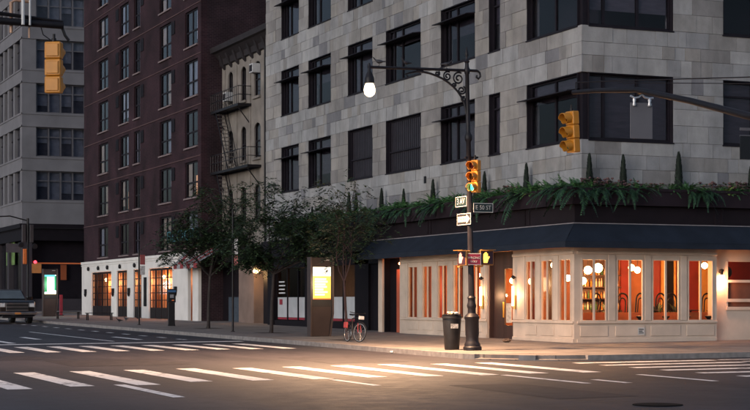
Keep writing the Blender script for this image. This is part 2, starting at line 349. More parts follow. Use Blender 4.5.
# painted markings, each bar on its own
def bar(x0, x1, y0, y1, name='crosswalk_bar', skew=0):
    m = MB(); m.add(sheet([(x0, y0), (x1, y0), (x1 + skew, y1), (x0 + skew, y1)], .005), [(0, 1, 2, 3)])
    m.build(name, PAINT, road, fix=False)
for i in range(11):                                  # near crossing over the avenue
    x = -22.75 + i * 1.42; bar(x - .26, x + .26, -15.9 - .1 * (i % 3) - (1.2 if i == 0 else .6 if i < 3 else 0), -9.7 - .12 * ((i * 7) % 4))
for i in range(9):                                   # far crossing over the avenue
    x = -18.95 + i * 1.18; bar(x - .25, x + .25, 3.4 - .1 * (i % 3), 9.1)
for y in (-11.35, -12.8, -14.3, -15.8, -17.4, -19.1, -20.9):   # crossing over the side street
    bar(-6.4, -1.9, y - .24, y + .2)
for y in (-11.2, -12.4, -13.7, -15.3): bar(-1.6, 5.5, y - .12, y + .12, 'edge_line')
bar(-20.6, -20.35, -21, -16.3, 'lane_line'); bar(-15.65, -15.45, -19, -16.4, 'lane_line'); bar(-11.2, -11.0, -20.2, -16.2, 'lane_line')
bar(-10.3, -10.1, -20.4, -18.9, 'lane_line'); bar(-8.2, -8.0, -20.6, -17.4, 'lane_line')
bar(-21, KX - .5, 11.6, 12.3, 'stop_line'); 
bar(-13.15, -13.0, 14.2, 31.5, 'lane_line'); bar(-15.4, -15.1, 18.3, 22, 'lane_line'); bar(-11.65, -11.35, 16, 20.6, 'lane_line'); bar(-17.4, -17.1, 13.4, 18.5, 'lane_line')
for i in range(13): bar(-9.95, -9.75, 15 + i * 3.1, 16.2 + i * 3.1, 'lane_dash')
PATCH = M('asphalt_patch', (.026, .0225, .027), .75, 0, .35, 3, .5, 40, spec=.3)
mh = MB().lathe([(.44, 0), (.44, .012), (.40, .016), (.02, .016)], 24)
for (x0, x1, y0, y1) in ((-19.5, -16.2, -7.4, -3.1), (-12.6, -10.1, -8.6, -4.0), (-24.5, -19.0, -2.5, 0.8), (-14.2, -12.4, -24.5, -19.5), (-10.9, -8.6, 22, 31), (-18.5, -17.3, 14, 38)):
    m = MB(); m.add(sheet([(x0, y0), (x1, y0 + .1), (x1 - .06, y1), (x0 + .05, y1 - .08)], .0035), [(0, 1, 2, 3)]); m.build('asphalt_patch', PATCH, road, fix=False)
mho = mh.build('manhole_cover', M('manhole_iron', (.006, .0055, .0065), .9, 0, .3, 20, .5, spec=.1)); mho.location = (-13.4, -26.6, G(-13.4, -26.6) + .003)
tag(mho, 'round dark iron manhole cover in the foreground road', 'manhole cover')
# ================================================================== corner stone building
UX = .7                                              # plane of the upper walls (both streets)
def fbox(m, face, u0, u1, d0, d1, z0, z1, p=UX):
    """box on a wall: u along it, d = depth behind the wall plane (negative = proud)"""
    if face == 'A': m.box(p + d0, p + d1, u0, u1, z0, z1)
    else: m.box(u0, u1, p + d0, p + d1, z0, z1)
    return m
stone_bldg = thing('stone_building', 'tall grey stone block building with dark windows above the corner restaurant', 'building', (.7, .7, 0))
OFF = Vector((-.7, -.7, 0))
def sb(m, name, mat, parent=None, **k):              # meshes in world metres under the building's base
    m.v = [(x - .7, y - .7, z) for x, y, z in m.v]
    return m.build(name, mat, parent or stone_bldg, **k)
ROWS = [(7.46, 9.88), (11.57, 13.99), (15.68, 18.10)]
WA = [(30.15, 32.88), (25.54, 28.73), (20.17, 23.27), (14.70, 18.59), (9.36, 12.63), (7.10, 8.10)]
CORN_A = 4.88; WB = [(6.74, 9.6), (11.5, 14.5)]; CORN_B = 4.55
AEND, BEND, ZB, ZT = 35.43, 17.0, 4.2, 24.0
# solid courses
solidA = []                                          # rects (u0,u1,z0,z1) that are wall on A
bands = [(ZB, 7.46)] + [(ROWS[i][1], ROWS[i + 1][0]) for i in range(2)] + [(18.10, ZT)]
edgesA = sorted(WA); segA = []; u = CORN_A
for a, b in edgesA: segA.append((u, a)); u = b
segA.append((u, AEND)); segB = [(CORN_B, WB[0][0]), (WB[0][1], WB[1][0]), (WB[1][1], BEND)]
core = MB()
for z0, z1 in bands:
    core.box(UX + .03, 1.25, UX + .03, AEND, z0, z1); core.box(1.25, BEND, UX + .03, 1.25, z0, z1)
for z0, z1 in ROWS:
    for a, b in segA: core.box(UX + .03, 1.25, a + .01, b - .01 if b < AEND else AEND, z0, z1)
    for a, b in segB: core.box(a + .01, b - .01, UX + .03, 1.25, z0, z1)
core.box(1.25, BEND, AEND - .3, AEND, ZB, ZT)         # party wall
sb(core, 'wall', MORTAR)
dk = MB(); dk.box(2.4, 2.5, 2.4, AEND - .31, ZB, 19); dk.box(2.5, BEND, 2.4, 2.5, ZB, 19)
for z0, z1 in ROWS:
    dk.box(1.26, 2.39, .78, AEND - .31, z1 + .2, z1 + .3); dk.box(1.26, 2.39, .78, AEND - .31, z0 - .3, z0 - .2)
    dk.box(2.51, BEND, 1.26, 2.39, z1 + .2, z1 + .3); dk.box(2.51, BEND, 1.26, 2.39, z0 - .3, z0 - .2)
sb(dk, 'dark_interior', DARK)
rf = MB(); rf.box(1.26, BEND, 1.26, AEND - .31, ZT - .3, ZT); sb(rf, 'roof', M('roof_tar', (.04, .04, .045), .9))
# stone blocks: rows of uneven blocks, each with its own face
BW = [.62, .48, .59]; PW = [.64, .60, .55, .63]
blocks = []
rs = random.Random(11)
def course(face, u0, u1, z0, z1, wmin=.45, wmax=1.5):
    u = u0
    while u < u1 - 1e-6:
        wd = rs.uniform(wmin, wmax) if rs.random() < .75 else rs.uniform(.32, .6)
        if u1 - (u + wd) < .32: wd = u1 - u
        if wd > 1.9: wd *= .5
        blocks.append((face, u, u + wd, z0, z1)); u += wd
def stack(face, u0, u1, z0, hs, **k):
    z = z0
    for h in hs: course(face, u0, u1, z, z + h, **k); z += h
for z0, z1 in bands[1:3]:
    for f, e in (('A', AEND), ('B', BEND)): stack(f, UX - (.02 if f == 'A' else 0), e, z0, BW)
for f, e in (('A', AEND), ('B', BEND)):
    stack(f, UX - (.02 if f == 'A' else 0), e, 7.46 - .52 * 3, [.52, .52, .52]); stack(f, UX - (.02 if f == 'A' else 0), e, 18.10, [.6, .55, .62, .6])
n_band = len(blocks)
for z0, z1 in ROWS:
    for a, b in segA: stack('A', a, b, z0, PW, wmin=.5, wmax=1.3)
    for a, b in segB: stack('B', a, b, z0, PW, wmin=.6, wmax=1.6)
piers = set(bk_ for bk_ in blocks[n_band:] if bk_[0] == 'A')
eye = Vector((-29.33, -51.75, 1.6))
def vis(bk):
    f, a, b, z0, z1 = bk; c = Vector((UX, (a + b) / 2, (z0 + z1) / 2)) if f == 'A' else Vector(((a + b) / 2, UX, (z0 + z1) / 2))
    d = c - eye; Z = d.x * .3866 + d.y * .9223; X = d.x * .9223 - d.y * .3866
    px, py = 375 + 1670 * X / Z, 302 - 1670 * d.z / Z
    if px > 760 or px < 255 or py < -8 or py > 205: return -1
    fs = .3 if f == 'A' else .95
    return (b - a) * (z1 - z0) * fs / Z ** 2
order = sorted(blocks, key=vis, reverse=True)
unit = MB(); t = .06
unit.add([(0, 0, 0), (0, 1, 0), (0, 1, 1), (0, 0, 1), (1, 0, 0), (1, 1, 0), (1, 1, 1), (1, 0, 1)], [(0, 3, 2, 1), (4, 5, 6, 7), (0, 1, 5, 4), (1, 2, 6, 5), (2, 3, 7, 6), (3, 0, 4, 7)])
unitm = unit.mesh('stone_block'); unitp = unit.mesh('pier_block')
far = MB(); farp = MB(); g_ = .006
for i, (f, a, b, z0, z1) in enumerate(order):
    pr = rs.uniform(-.012, .012)
    if f == 'A': lo = (UX + pr - .012, a + g_, z0 + g_); hi = (UX + .035, b - g_, z1 - g_)
    else: lo = (a + g_, UX + pr - .012, z0 + g_); hi = (b - g_, UX + .035, z1 - g_)
    if f == 'A' and a < UX: lo = (lo[0], UX - .02, lo[2])
    if i < 300:
        pp = (f, a, b, z0, z1) in piers; o = obj('pier_block' if pp else 'stone_block', unitp if pp else unitm, STONE_P if pp else STONE, stone_bldg, (lo[0] - .7, lo[1] - .7, lo[2])); o.scale = (hi[0] - lo[0], hi[1] - lo[1], hi[2] - lo[2])
    else: (farp if (f, a, b, z0, z1) in piers else far).box(lo[0], hi[0], lo[1], hi[1], lo[2], hi[2])
o = sb(far, 'stone_block', STONE); o['kind'] = 'stuff'; o = sb(farp, 'pier_block', STONE_P); o['kind'] = 'stuff'
BLIND = M('grey_blind', (.055, .048, .06), .8, 0, .2, 2, stretch=(1, 1, 6))
BLIND2 = M('pale_blind', (.1, .092, .105), .8, 0, .2, 2, stretch=(1, 1, 6)); BLIND3 = M('dark_blind', (.03, .026, .035), .8, 0, .2, 2, stretch=(1, 1, 6))
def uwin(face, a, b, z0, z1, kind, fin, mull):
    fr = MB(); d0, d1 = .16, .28; w_ = .09
    fbox(fr, face, a, b, d0, d1, z0, z0 + .1); fbox(fr, face, a, b, d0, d1, z1 - .1, z1)
    fbox(fr, face, a, a + w_, d0, d1, z0 + .1, z1 - .1); fbox(fr, face, b - w_, b, d0, d1, z0 + .1, z1 - .1)
    for mm in mull: fbox(fr, face, a + (b - a) * mm - .05, a + (b - a) * mm + .05, d0 + .01, d1 - .01, z0 + .1, z1 - .1)
    if kind != 'louvre': fbox(fr, face, a + w_, b - w_, d0 + .02, d1 - .02, z1 - .62, z1 - .55)
    # dark metal reveal lining
    fbox(fr, face, a, a + .03, -.004, d0, z0, z1); fbox(fr, face, b - .03, b, -.004, d0, z0, z1); fbox(fr, face, a + .03, b - .03, -.004, d0, z1 - .03, z1)
    fbox(fr, face, a - .03, b + .03, -.045, d0, z0 - .05, z0)
    wo = sb(fr, 'window', FRAME)
    us = [a + w_] + [a + (b - a) * mm for mm in mull] + [b - w_]
    if kind == 'louvre':
        n = int((b - a) / .22)
        for i in range(n):
            u = a + .1 + (b - a - .2) * i / n; sm = MB(); fbox(sm, face, u, u + .15, .2, .24, z0 + .1, (z1 - .1))
            sb(sm, 'louvre_slat', M('louvre_metal', (.026, .022, .029), .55, .3, .2, 3), wo)
        sm = MB(); fbox(sm, face, a + w_, b - w_, .12, .19, (z0 + z1) / 2 - .28, (z0 + z1) / 2 - .22); sb(sm, 'crossbar', FRAME, wo)
        return
    for i in range(len(us) - 1):
        pm = MB(); fbox(pm, face, us[i] + (.05 if i else 0), us[i + 1] - (.05 if i < len(us) - 2 else 0), .215, .225, z0 + .1, z1 - .1); sb(pm, 'pane', GL, wo)
    if kind == 'blind':
        bm_ = MB(); bh = rs.choice([.7, 1.2, 1.7, 2.2, 2.2]); fbox(bm_, face, a + .12, b - .12, .29, .3, z1 - .1 - bh, z1 - .1); sb(bm_, 'blind', rs.choice([BLIND, BLIND, BLIND2, BLIND3]), wo)
    if fin:
        fm = MB(); z = z1 - .60
        if face == 'A': fm.add([(UX - .44, a, z - .08), (UX - .44, b, z - .08), (UX + .16, b, z), (UX + .16, a, z), (UX - .44, a, z - .045), (UX - .44, b, z - .045), (UX + .16, b, z + .05), (UX + .16, a, z + .05)], [(0, 1, 2, 3), (4, 5, 6, 7), (0, 1, 5, 4), (1, 2, 6, 5), (2, 3, 7, 6), (3, 0, 4, 7)])
        sb(fm, 'sunshade', FRAME, wo)
for r, (z0, z1) in enumerate(ROWS):
    for i, (a, b) in enumerate(WA):
        lou = (r == 0 and i in (2, 3)); 
        uwin('A', a, b, z0, z1, 'louvre' if lou else 'blind', (not lou) and i < 5, [] if i == 5 or lou else [.62, .86] if i < 5 else [])
    for a, b in WB: uwin('B', a, b, z0, z1, 'blind' if r else 'blind', False, [.5])
    # corner window wraps both walls
    uwin('A', UX + .3, CORN_A, z0, z1, 'blind', True, [.5, ]); uwin('B', UX + .3, CORN_B, z0, z1, 'blind', False, [.2, .6])
    cp = MB(); cp.box(UX + .1, UX + .3, UX + .1, UX + .3, z0, z1); sb(cp, 'corner_post', FRAME)
vent = MB(); fbox(vent, 'A', 14.1, 14.28, -.06, -.022, 6.75, 7.05); sb(vent, 'vent_cap', BLACK)

# ---- dark shopfront under the stone wall, left of the restaurant
SHOPD = M('shop_black_paint', (.0075, .0055, .008), .65, 0, .2, 2, spec=.12)
sh = thing('dark_shopfront', 'black shopfront with frosted lower panes behind the info kiosk', 'shopfront', (.7, 27, SW(.7, 27)))
def shb(m, name, mat, parent=None, **k):
    z = SW(.7, 27); m.v = [(x - .7, y - 27, q - z) for x, y, q in m.v]; return m.build(name, mat, parent or sh, **k)
ff = MB()
for a, b in ((34.4, 35.4), (28.9, 29.5), (20.9, 22.6), (18.3, 19.2)): ff.box(.78, 1.2, a, b, .1, 4.2)
ff.box(.78, 1.2, 18.3, 35.4, 3.4, 4.19); ff.box(.82, 1.19, 22.6, 34.4, .1, .62)
ff.box(.9, 1.18, 19.2, 20.9, .1, 3.4); shb(ff, 'front', SHOPD)
fa = MB(); fa.box(.4, .76, 18.2, 35.4, 4.0, 4.9); shb(fa, 'fascia', SHOPD)
FROST = M('frosted_film', (.42, .43, .45), .6, 0, .1, 1.5)
REDL = M('red_strip', (.25, .02, .035), .6)
for a, b in ((32.75, 34.3), (31.1, 32.6), (29.5, 30.95), (26.6, 28.9), (24.7, 26.4), (22.7, 24.5)):
    p = MB(); p.box(1.0, 1.01, a, b, .62, 3.4); po = shb(p, 'pane', GLC)
    p = MB(); p.box(.985, .995, a + .03, b - .03, .78, 1.85); shb(p, 'frosted_film', FROST, po)
    p = MB(); p.box(.985, .995, a + .03, b - .03, .66, .77); shb(p, 'red_strip', REDL, po)
    p = MB(); p.box(.95, 1.06, b, b + .13, .62, 3.4); shb(p, 'mullion', SHOPD)
LET = M('white_lettering', (.6, .6, .62), .6)
for i in range(4):
    p = MB(); p.box(.984, .99, 33.1 + .1 * (i % 2), 34.1, 2.05 + i * .2, 2.12 + i * .2); shb(p, 'lettering_line', LET)
p = MB(); p.box(.978, .983, 33.5, 34.0, 1.45, 1.75); shb(p, 'sticker', REDL)
rm = MB(); rm.box(4.0, 4.1, 18.3, 35.1, .3, 4.0); rm.box(1.2, 4.0, 18.3, 35.1, 3.9, 4.0); rm.box(1.2, 4.0, 18.3, 35.1, .2, .3); shb(rm, 'interior_wall', M('brown_room', (.05, .035, .03), .8))
b_ = MB(); b_.ball((2.2, 31.6, 2.45), .16); bo = shb(b_, 'ceiling_globe', emis('globe_warm_dim', (1, .55, .2), 6), smooth=True); lamp('globe_light', sh, (2.2 - .7, 31.6 - 27, 2.1 - SW(.7, 27)), WARM, 40)

# ================================================================== restaurant at the corner
rest = thing('restaurant_front', 'cream panelled corner restaurant front with tall windows and blue awning', 'restaurant', (0, 0, SW(0, 0)))
def rb(m, name, mat, parent=None, **k):
    m.v = [(x, y, z - SW(0, 0)) for x, y, z in m.v]; return m.build(name, mat, parent or rest, **k)
AW = [(13.45, 14.45), (11.98, 12.95), (10.45, 11.42), (8.92, 9.9), (7.35, 8.32)]; AW2 = [(2.83, 3.62), (1.52, 2.42), (.2, 1.08)]
BWn = [(.28, 1.32), (1.72, 2.84), (3.2, 4.36), (4.72, 5.82)]
SILL, HEAD, TOP = .95, 3.1, 3.55
def gz(f, a): return min(SW(0, a) if f == 'A' else SW(a, 0), .3) - .12
def wallrun(face, a0, a1, wins):
    m = MB(); z0 = gz(face, a0)
    fbox(m, face, a0, a1, 0, .09, z0, SILL - .08, 0); fbox(m, face, a0, a1, 0, .09, HEAD + .06, TOP, 0)
    u = a0
    for a, b in sorted(wins):
        fbox(m, face, u, a, 0, .09, SILL - .08, HEAD + .06, 0); u = b
    fbox(m, face, u, a1, 0, .09, SILL - .08, HEAD + .06, 0)
    rb(m, 'panelled_wall', CREAM)
    t_ = MB(); fbox(t_, face, a0 + .01, a1 - .01, -.07, -.002, SILL - .12, SILL - .03, 0); rb(t_, 'moulding', CREAM, bevel=.012); t_ = MB(); fbox(t_, face, a0 + .01, a1 - .01, -.05, -.002, z0, z0 + .26, 0)
    rb(t_, 'moulding', CREAM, bevel=.012); t_ = MB(); fbox(t_, face, a0 + .01, a1 - .01, -.06, -.002, HEAD + .2, HEAD + .3, 0); rb(t_, 'moulding', CREAM, bevel=.012)
    for a, b in wins:
        # raised bulkhead panel under each window and pilaster strips beside it
        p = MB(); fbox(p, face, a - .05, b + .05, -.025, -.002, z0 + .34, SILL - .2, 0); rb(p, 'bulkhead_panel', CREAM, bevel=.012)
        w_ = MB(); c = (a + b) / 2
        fbox(w_, face, a, a + .05, -.03, .04, SILL, HEAD, 0); fbox(w_, face, b - .05, b, -.03, .04, SILL, HEAD, 0)
        fbox(w_, face, a, b, -.03, .12, HEAD, HEAD + .06, 0); fbox(w_, face, a - .02, b + .02, -.06, .12, SILL - .03, SILL, 0)
        fbox(w_, face, c - .04, c + .04, -.02, .03, SILL, HEAD, 0); wo = rb(w_, 'window', CREAM)
        for q0, q1 in ((a + .05, c - .04), (c + .04, b - .05)):
            g = MB(); fbox(g, face, q0, q1, .008, .013, SILL, HEAD, 0); rb(g, 'pane', GLC, wo)
    edges = sorted(wins)
    for i in range(len(edges) + 1):
        a = edges[i - 1][1] + .05 if i else a0 + .05; b = edges[i][0] - .05 if i < len(edges) else a1 - .05
        if b - a > .1:
            p = MB(); fbox(p, face, a, b, -.045, -.002, SILL - .02, HEAD + .19, 0); rb(p, 'pilaster', CREAM, bevel=.01)
wallrun('A', 6.87, 15.28, AW); wallrun('A', .002, 4.67, AW2)
wallrun('B', .092, 5.98, BWn)
# set-back part with the service window
m = MB(); z0 = .0
m.box(6.0, 13, .32, .6, z0, 1.35); m.box(6.0, 13, .32, .6, 3.1, TOP); m.box(6.0, 6.62, .32, .6, 1.35, 3.1); m.box(8.6, 13, .32, .6, 1.35, 3.1); rb(m, 'panelled_wall', CREAM)
m = MB(); m.box(6.6, 8.62, .26, .315, 1.3, 1.42); m.box(6.6, 8.62, .28, .315, 1.6, 1.72); m.box(6.6, 8.62, .24, .315, 2.32, 2.42); m.box(6.62, 6.68, .3, .42, 1.42, 3.1)
sw = rb(m, 'window', CREAM)
m = MB(); m.box(6.68, 8.6, .36, .366, 2.42, 3.1); rb(m, 'pane', GLC, sw)
m = MB(); m.box(6.68, 8.6, .44, .48, 1.42, 2.3); rb(m, 'service_hatch', M('hatch_wood', (.12, .05, .03), .5), sw)
m = MB(); m.ball((6.95, .75, 2.72), .22, sc=(1, .4, 1)); m.box(6.9, 7.0, .7, .8, 2.4, 2.55); rb(m, 'round_fan', BLACK, sw, smooth=True)
# canopy board under awning and cornice
m = MB(); m.box(-.12, .0, -.12, 18.2, TOP + .002, 3.78); m.box(.0, 13, -.12, .0, TOP + .002, 3.78); rb(m, 'cornice', CREAM, bevel=.02)
# left end post, dark entrance, lit red door
m = MB(); m.box(.0, .25, 17.4, 17.85, .05, TOP); rb(m, 'end_post', CREAM, bevel=.01)
m = MB(); m.box(.0, .1, 15.29, 15.42, .05, TOP); rb(m, 'door_post', CREAM)
m = MB(); m.box(.36, .42, 15.5, 17.4, .1, TOP); m.box(.1, .36, 17.3, 17.39, .1, TOP); rb(m, 'porch_wall', SHOPD)
m = MB(); m.box(.30, .355, 15.52, 16.45, .25, 3.05); rb(m, 'red_door', M('red_orange_door', (.42, .1, .05), .5, 0, .1, 2))
m = MB(); m.ball((.22, 15.9, 3.3), .06); rb(m, 'porch_lamp', emis('porch_bulb', (1, .4, .15), 8), smooth=True); lamp('porch_light', rest, (.1, 15.85, 2.9), (1, .3, .1), 14, .05)
# main entrance
WOOD = M('dark_stained_wood', (.045, .022, .018), .45, 0, .3, 3, stretch=(1, 1, .1))
m = MB(); m.box(.25, .31, 5.98, 6.86, .05, TOP); m.box(.1, .249, 6.80, 6.868, .05, TOP); rb(m, 'entrance_side_panel', WOOD)
d = MB(); d.box(.25, .31, 4.72, 5.2, .1, 3.0); d.box(.25, .31, 5.86, 5.97, .1, 3.0); d.box(.25, .31, 5.2, 5.86, .1, .7); d.box(.25, .31, 5.2, 5.86, 2.88, 3.0)
do = rb(d, 'door', WOOD); p = MB(); p.box(.275, .285, 5.2, 5.86, .7, 2.88); rb(p, 'pane', GLC, do)
p = MB(); p.box(.19, .249, 5.88, 5.92, 1.0, 1.6); rb(p, 'door_handle', M('brass', (.5, .33, .1), .3, .9), do)
p = MB(); p.box(.26, .268, 5.3, 5.75, .8, 1.55); rb(p, 'posted_menu', M('menu_paper', (.5, .42, .34), .7, 0, .3, 9), do)
m = MB(); m.box(.25, .3, 4.68, 5.97, 3.002, TOP); rb(m, 'transom_panel', WOOD)
# brass wall lamps beside the entrance, one at the far right pier
def sconce(x, y, z, face):
    c = MB(); br = M('brass', (.5, .33, .1), .3, .9)
    if face == 'A':
        c.box(x - .1, x - .002, y - .05, y + .05, z - .42, z + .1); s_ = rb(c, 'wall_lamp', br, bevel=.01)
        b = MB(); b.box(x - .16, x - .101, y - .06, y + .06, z - .3, z + .45); rb(b, 'lamp_tube', emis('tube_warm', (1, .66, .32), 5.5), s_, bevel=.015)
        b = MB(); b.ball((x - .12, y, z + .78), .075); b.box(x - .12, x - .002, y - .02, y + .02, z + .76, z + .8); rb(b, 'lamp_knob', BLACK, s_, smooth=True)
        lamp('wall_light', rest, (x - .32, y, z + .1 - SW(0, 0)), (1, .52, .26), 28, .06)
    else:
        c.lathe([(.05, -.02), (.06, .1), (.1, .16), (.04, .2)], 12, (x, y - .14, z)); c.box(x - .03, x + .03, y - .12, y - .002, z + .05, z + .12); s_ = rb(c, 'wall_lamp', BLACK, smooth=True)
        b = MB(); b.lathe([(.02, -.16), (.09, -.14), (.11, -.04), (.06, -.021)], 12, (x, y - .14, z)); rb(b, 'lamp_glass', emis('tube_warm2', (1, .62, .3), 8), s_, smooth=True)
        lamp('wall_light', rest, (x, y - .22, z - .3 - SW(0, 0)), (1, .42, .2), 60, .06)
sconce(-.045, 7.08, 1.75, 'A'); sconce(-.045, 4.35, 1.75, 'A'); sconce(6.32, .32, 2.62, 'B')
pl = MB(); pl.box(2.6, 2.88, -.034, -.027, .42, .68); plo = rb(pl, 'notice_plate', M('plate_white', (.5, .48, .46), .5))
for i in range(3):
    p = MB(); p.box(2.64, 2.84 - .05 * (i % 2), -.037, -.0345, .47 + i * .065, .5 + i * .065); rb(p, 'plate_print', SHOPD, plo)
# awning: canvas roof with hip at the corner, valance, white top seam
NAVY = M('navy_canvas', (.013, .0185, .030), .85, 0, .2, 1.5, .15, 30, spec=.2)
AT, AB, AV = 4.38, 3.72, 3.50
def thick(vs, fs, d):
    n = len(vs); return MB().add(list(vs) + [(x + d[0], y + d[1], z + d[2]) for x, y, z in vs], [tuple(f) for f in fs] + [tuple(i + n for i in f) for f in fs])
NA = 8
va, fa_ = [], []
for i in range(NA + 1):
    y = -.0 + 18.4 * i / NA; yo = -.8 + 19.2 * i / NA; sag = .02 * (i % 2)
    va += [(.0, y, AT), (-.42, (y + yo) / 2, (AT + AB) / 2 - .03 - sag), (-.8, yo, AB)]
for i in range(NA): fa_ += [(3 * i, 3 * i + 1, 3 * i + 4, 3 * i + 3), (3 * i + 1, 3 * i + 2, 3 * i + 5, 3 * i + 4)]
awn = thick(va, fa_, (.0, 0, -.02)); aw1 = rb(awn, 'awning', NAVY, smooth=True)
va = []
for i in range(NA + 1):
    x = 13.0 * i / NA; xo = -.8 + 13.8 * i / NA; sag = .02 * (i % 2)
    va += [(x, .0, AT), ((x + xo) / 2, -.42, (AT + AB) / 2 - .03 - sag), (xo, -.8, AB)]
awn = thick(va, fa_, (0, 0, -.02)); aw2 = rb(awn, 'awning', NAVY, smooth=True)
for a, f in ((aw1, 'A'), (aw2, 'B')):
    v = MB(); e = 18.4 if f == 'A' else 13.0
    if f == 'A': v.box(-.815, -.8, -.815, e, AV, AB - .005)
    else: v.box(-.8, e, -.815, -.8, AV, AB - .005)
    rb(v, 'valance', NAVY, a)
    s_ = MB(); SEAM = M('pale_flashing', (.22, .2, .21), .6)
    if f == 'A': s_.box(-.02, .02, -.02, e, AT + .003, AT + .035)
    else: s_.box(.021, e, -.02, .02, AT + .003, AT + .035)
    rb(s_, 'top_flashing', SEAM, a)
    for k in range(6):
        t_ = e * (k + .5) / 6; r_ = MB()
        if f == 'A': r_.tube([(-.001, t_, 3.79), (-.78, t_, AB - .03)], .012, 5)
        else: r_.tube([(t_, -.001, 3.79), (t_, -.78, AB - .03)], .012, 5)
        rb(r_, 'awning_rod', BLACK, a)
# fascia above the awning
FASC = M('plum_fascia', (.010, .0062, .009), .7, 0, .25, 1.5, spec=.2)
m = MB(); m.box(.05, .68, .05, 18.2, 3.8, 5.05); m.box(.68, 13, .05, .68, 3.8, 5.05); rb(m, 'fascia', FASC)
for y in (3.4, 3.75, 12.2, 12.5):
    m = MB(); m.box(.02, .048, y, y + .1, AT + .1, 5.05); rb(m, 'fascia_batten', FASC)
for x in (5.9, 6.2):
    m = MB(); m.box(x, x + .1, .02, .048, AT + .1, 5.05); rb(m, 'fascia_batten', FASC)
# dining room behind the glass
TERRA = M('terracotta_plaster', (.27, .095, .04), .7, 0, .35, 1.2); REDW = M('deep_red_wall', (.19, .02, .018), .6, 0, .35, 1.0)
PLAT = .55
m = MB(); m.box(.26, 13, .62, 15.2, PLAT - .3, PLAT); rb(m, 'interior_floor', M('room_floor', (.09, .04, .025), .4))
m = MB(); m.box(.26, 13, .26, 18, 3.56, 3.62); rb(m, 'interior_ceiling', M('room_ceiling', (.3, .14, .08), .8))
m = MB(); m.box(4.3, 4.4, 4.72, 15.19, PLAT, 3.56); rb(m, 'interior_wall', TERRA)
m = MB(); m.box(.26, 4.3, 15.2, 15.3, .2, 3.56); rb(m, 'interior_wall', TERRA)
m = MB(); m.box(2.75, 4.6, 4.62, 4.7, PLAT, 3.56) ; rb(m, 'interior_wall', WOOD)
m = MB(); m.box(4.601, 6.2, 4.62, 4.7, PLAT, 3.56); rb(m, 'interior_wall', TERRA)
m = MB(); m.box(6.201, 13, 4.62, 4.7, PLAT, 3.56); rb(m, 'interior_wall', REDW)
MUST = M('mustard_panel', (.5, .24, .06), .6)
for x0, x1, mt in ((4.65, 5.0, REDW), (6.5, 6.62, MUST), (6.62, 7.05, SHOPD), (7.05, 7.15, MUST), (8.25, 8.9, MUST)):
    m = MB(); m.box(x0, x1, 4.52, 4.6, .7, 3.4); rb(m, 'wall_panel', mt)
for y0, y1, mt in ((5.2, 5.9, WOOD), (7.0, 7.5, SHOPD), (9.0, 9.8, WOOD), (11.5, 12.4, REDW)):
    m = MB(); m.box(4.22, 4.29, y0, y1, .7, 3.3); rb(m, 'wall_panel', mt)
for x0, x1, mt in ((.5, .9, WOOD), (1.5, 2.1, REDW), (2.7, 3.2, SHOPD), (3.7, 4.1, MUST)):
    m = MB(); m.box(x0, x1, 15.1, 15.19, .7, 3.3); rb(m, 'wall_panel', mt)
# back bar with bottles, seen through the window by the corner
sv = MB(); sv.box(2.8, 4.55, 4.3, 4.6, PLAT, 1.3)
for z in (1.7, 2.15, 2.6): sv.box(2.8, 4.55, 4.32, 4.6, z, z + .04)
svo = rb(sv, 'back_bar', WOOD)
BOT = [M('bottle_green', (.03, .08, .03), .15), M('bottle_amber', (.3, .12, .02), .15), M('bottle_clear', (.45, .35, .25), .15)]
for z in (1.3, 1.74, 2.19, 2.64):
    for i in range(14):
        b = MB(); x = 2.88 + i * .12 + rs.uniform(-.02, .02); h = rs.uniform(.24, .33); b.lathe([(.035, 0), (.035, h * .6), (.013, h * .75), (.013, h)], 8, (x, 4.42, z + .002)); rb(b, 'bottle', rs.choice(BOT), svo, smooth=True)
for i, (x, y, z, r_) in enumerate([(1.6, 1.8, 2.77, .15), (2.2, 2.1, 2.86, .17), (2.2, 3.2, 2.4, .13), (3.45, 1.8, 2.88, .12), (3.95, 2.2, 2.8, .12), (7.2, 2.6, 3.0, .12), (1.5, 4.2, 3.0, .12), (1.4, 5.8, 2.4, .13), (1.6, 3.3, 2.5, .12), (2.4, 12.4, 2.7, .12), (2.0, 10.2, 2.6, .12), (1.5, 7.6, 2.45, .12), (2.6, 13.9, 2.5, .11)]):
    b = MB(); b.ball((x, y, z), r_); g = rb(b, 'pendant_globe', emis('globe_warm', (1, .72, .36), 14), smooth=True)
    c = MB(); c.tube([(x, y, z + r_), (x, y, 3.55)], .01, 5); rb(c, 'cord', BLACK, g)
    lamp('globe_light', rest, (x, y, z - r_ - .12 - SW(0, 0)), (1, .45, .16), 70 + 70 * ((i * 37) % 10) / 10, .12)
# drapes behind the avenue windows
DRAPE = M('amber_drape', (.42, .19, .06), .8, 0, .35, 5, stretch=(1, 1, .05)); DRAPE2 = M('rust_drape', (.2, .05, .025), .8, 0, .35, 5, stretch=(1, 1, .05))
for k, (a, b) in enumerate(AW + AW2):
    for (q0, q1, mt) in ((a + .1, a + .34, DRAPE), (b - .32, b - .1, DRAPE2)):
        if k >= 6 and mt is DRAPE2: continue
        n = 12; vs = []
        for i in range(n + 1):
            y = q0 + (q1 - q0) * i / n; x = .2 + .03 * math.sin(i * 2.1); vs += [(x, y, SILL - .3), (x, y, HEAD + .3)]
        rb(thick(vs, [(2 * i, 2 * i + 1, 2 * i + 3, 2 * i + 2) for i in range(n)], (.012, 0, 0)), 'drape', mt)
def frond_(m, b, az, L, up):
    d = Vector((math.cos(az) * math.cos(up), math.sin(az) * math.cos(up), math.sin(up))); s_ = Vector((-math.sin(az), math.cos(az), 0)) * .045; b = Vector(b); mid = b + d * L * .6; tip = b + d * L + Vector((0, 0, -.18 * L))
    m.quad(b - s_ * .3, b + s_ * .3, mid + s_, mid - s_); m.add([mid - s_, mid + s_, tip], [(0, 1, 2)])
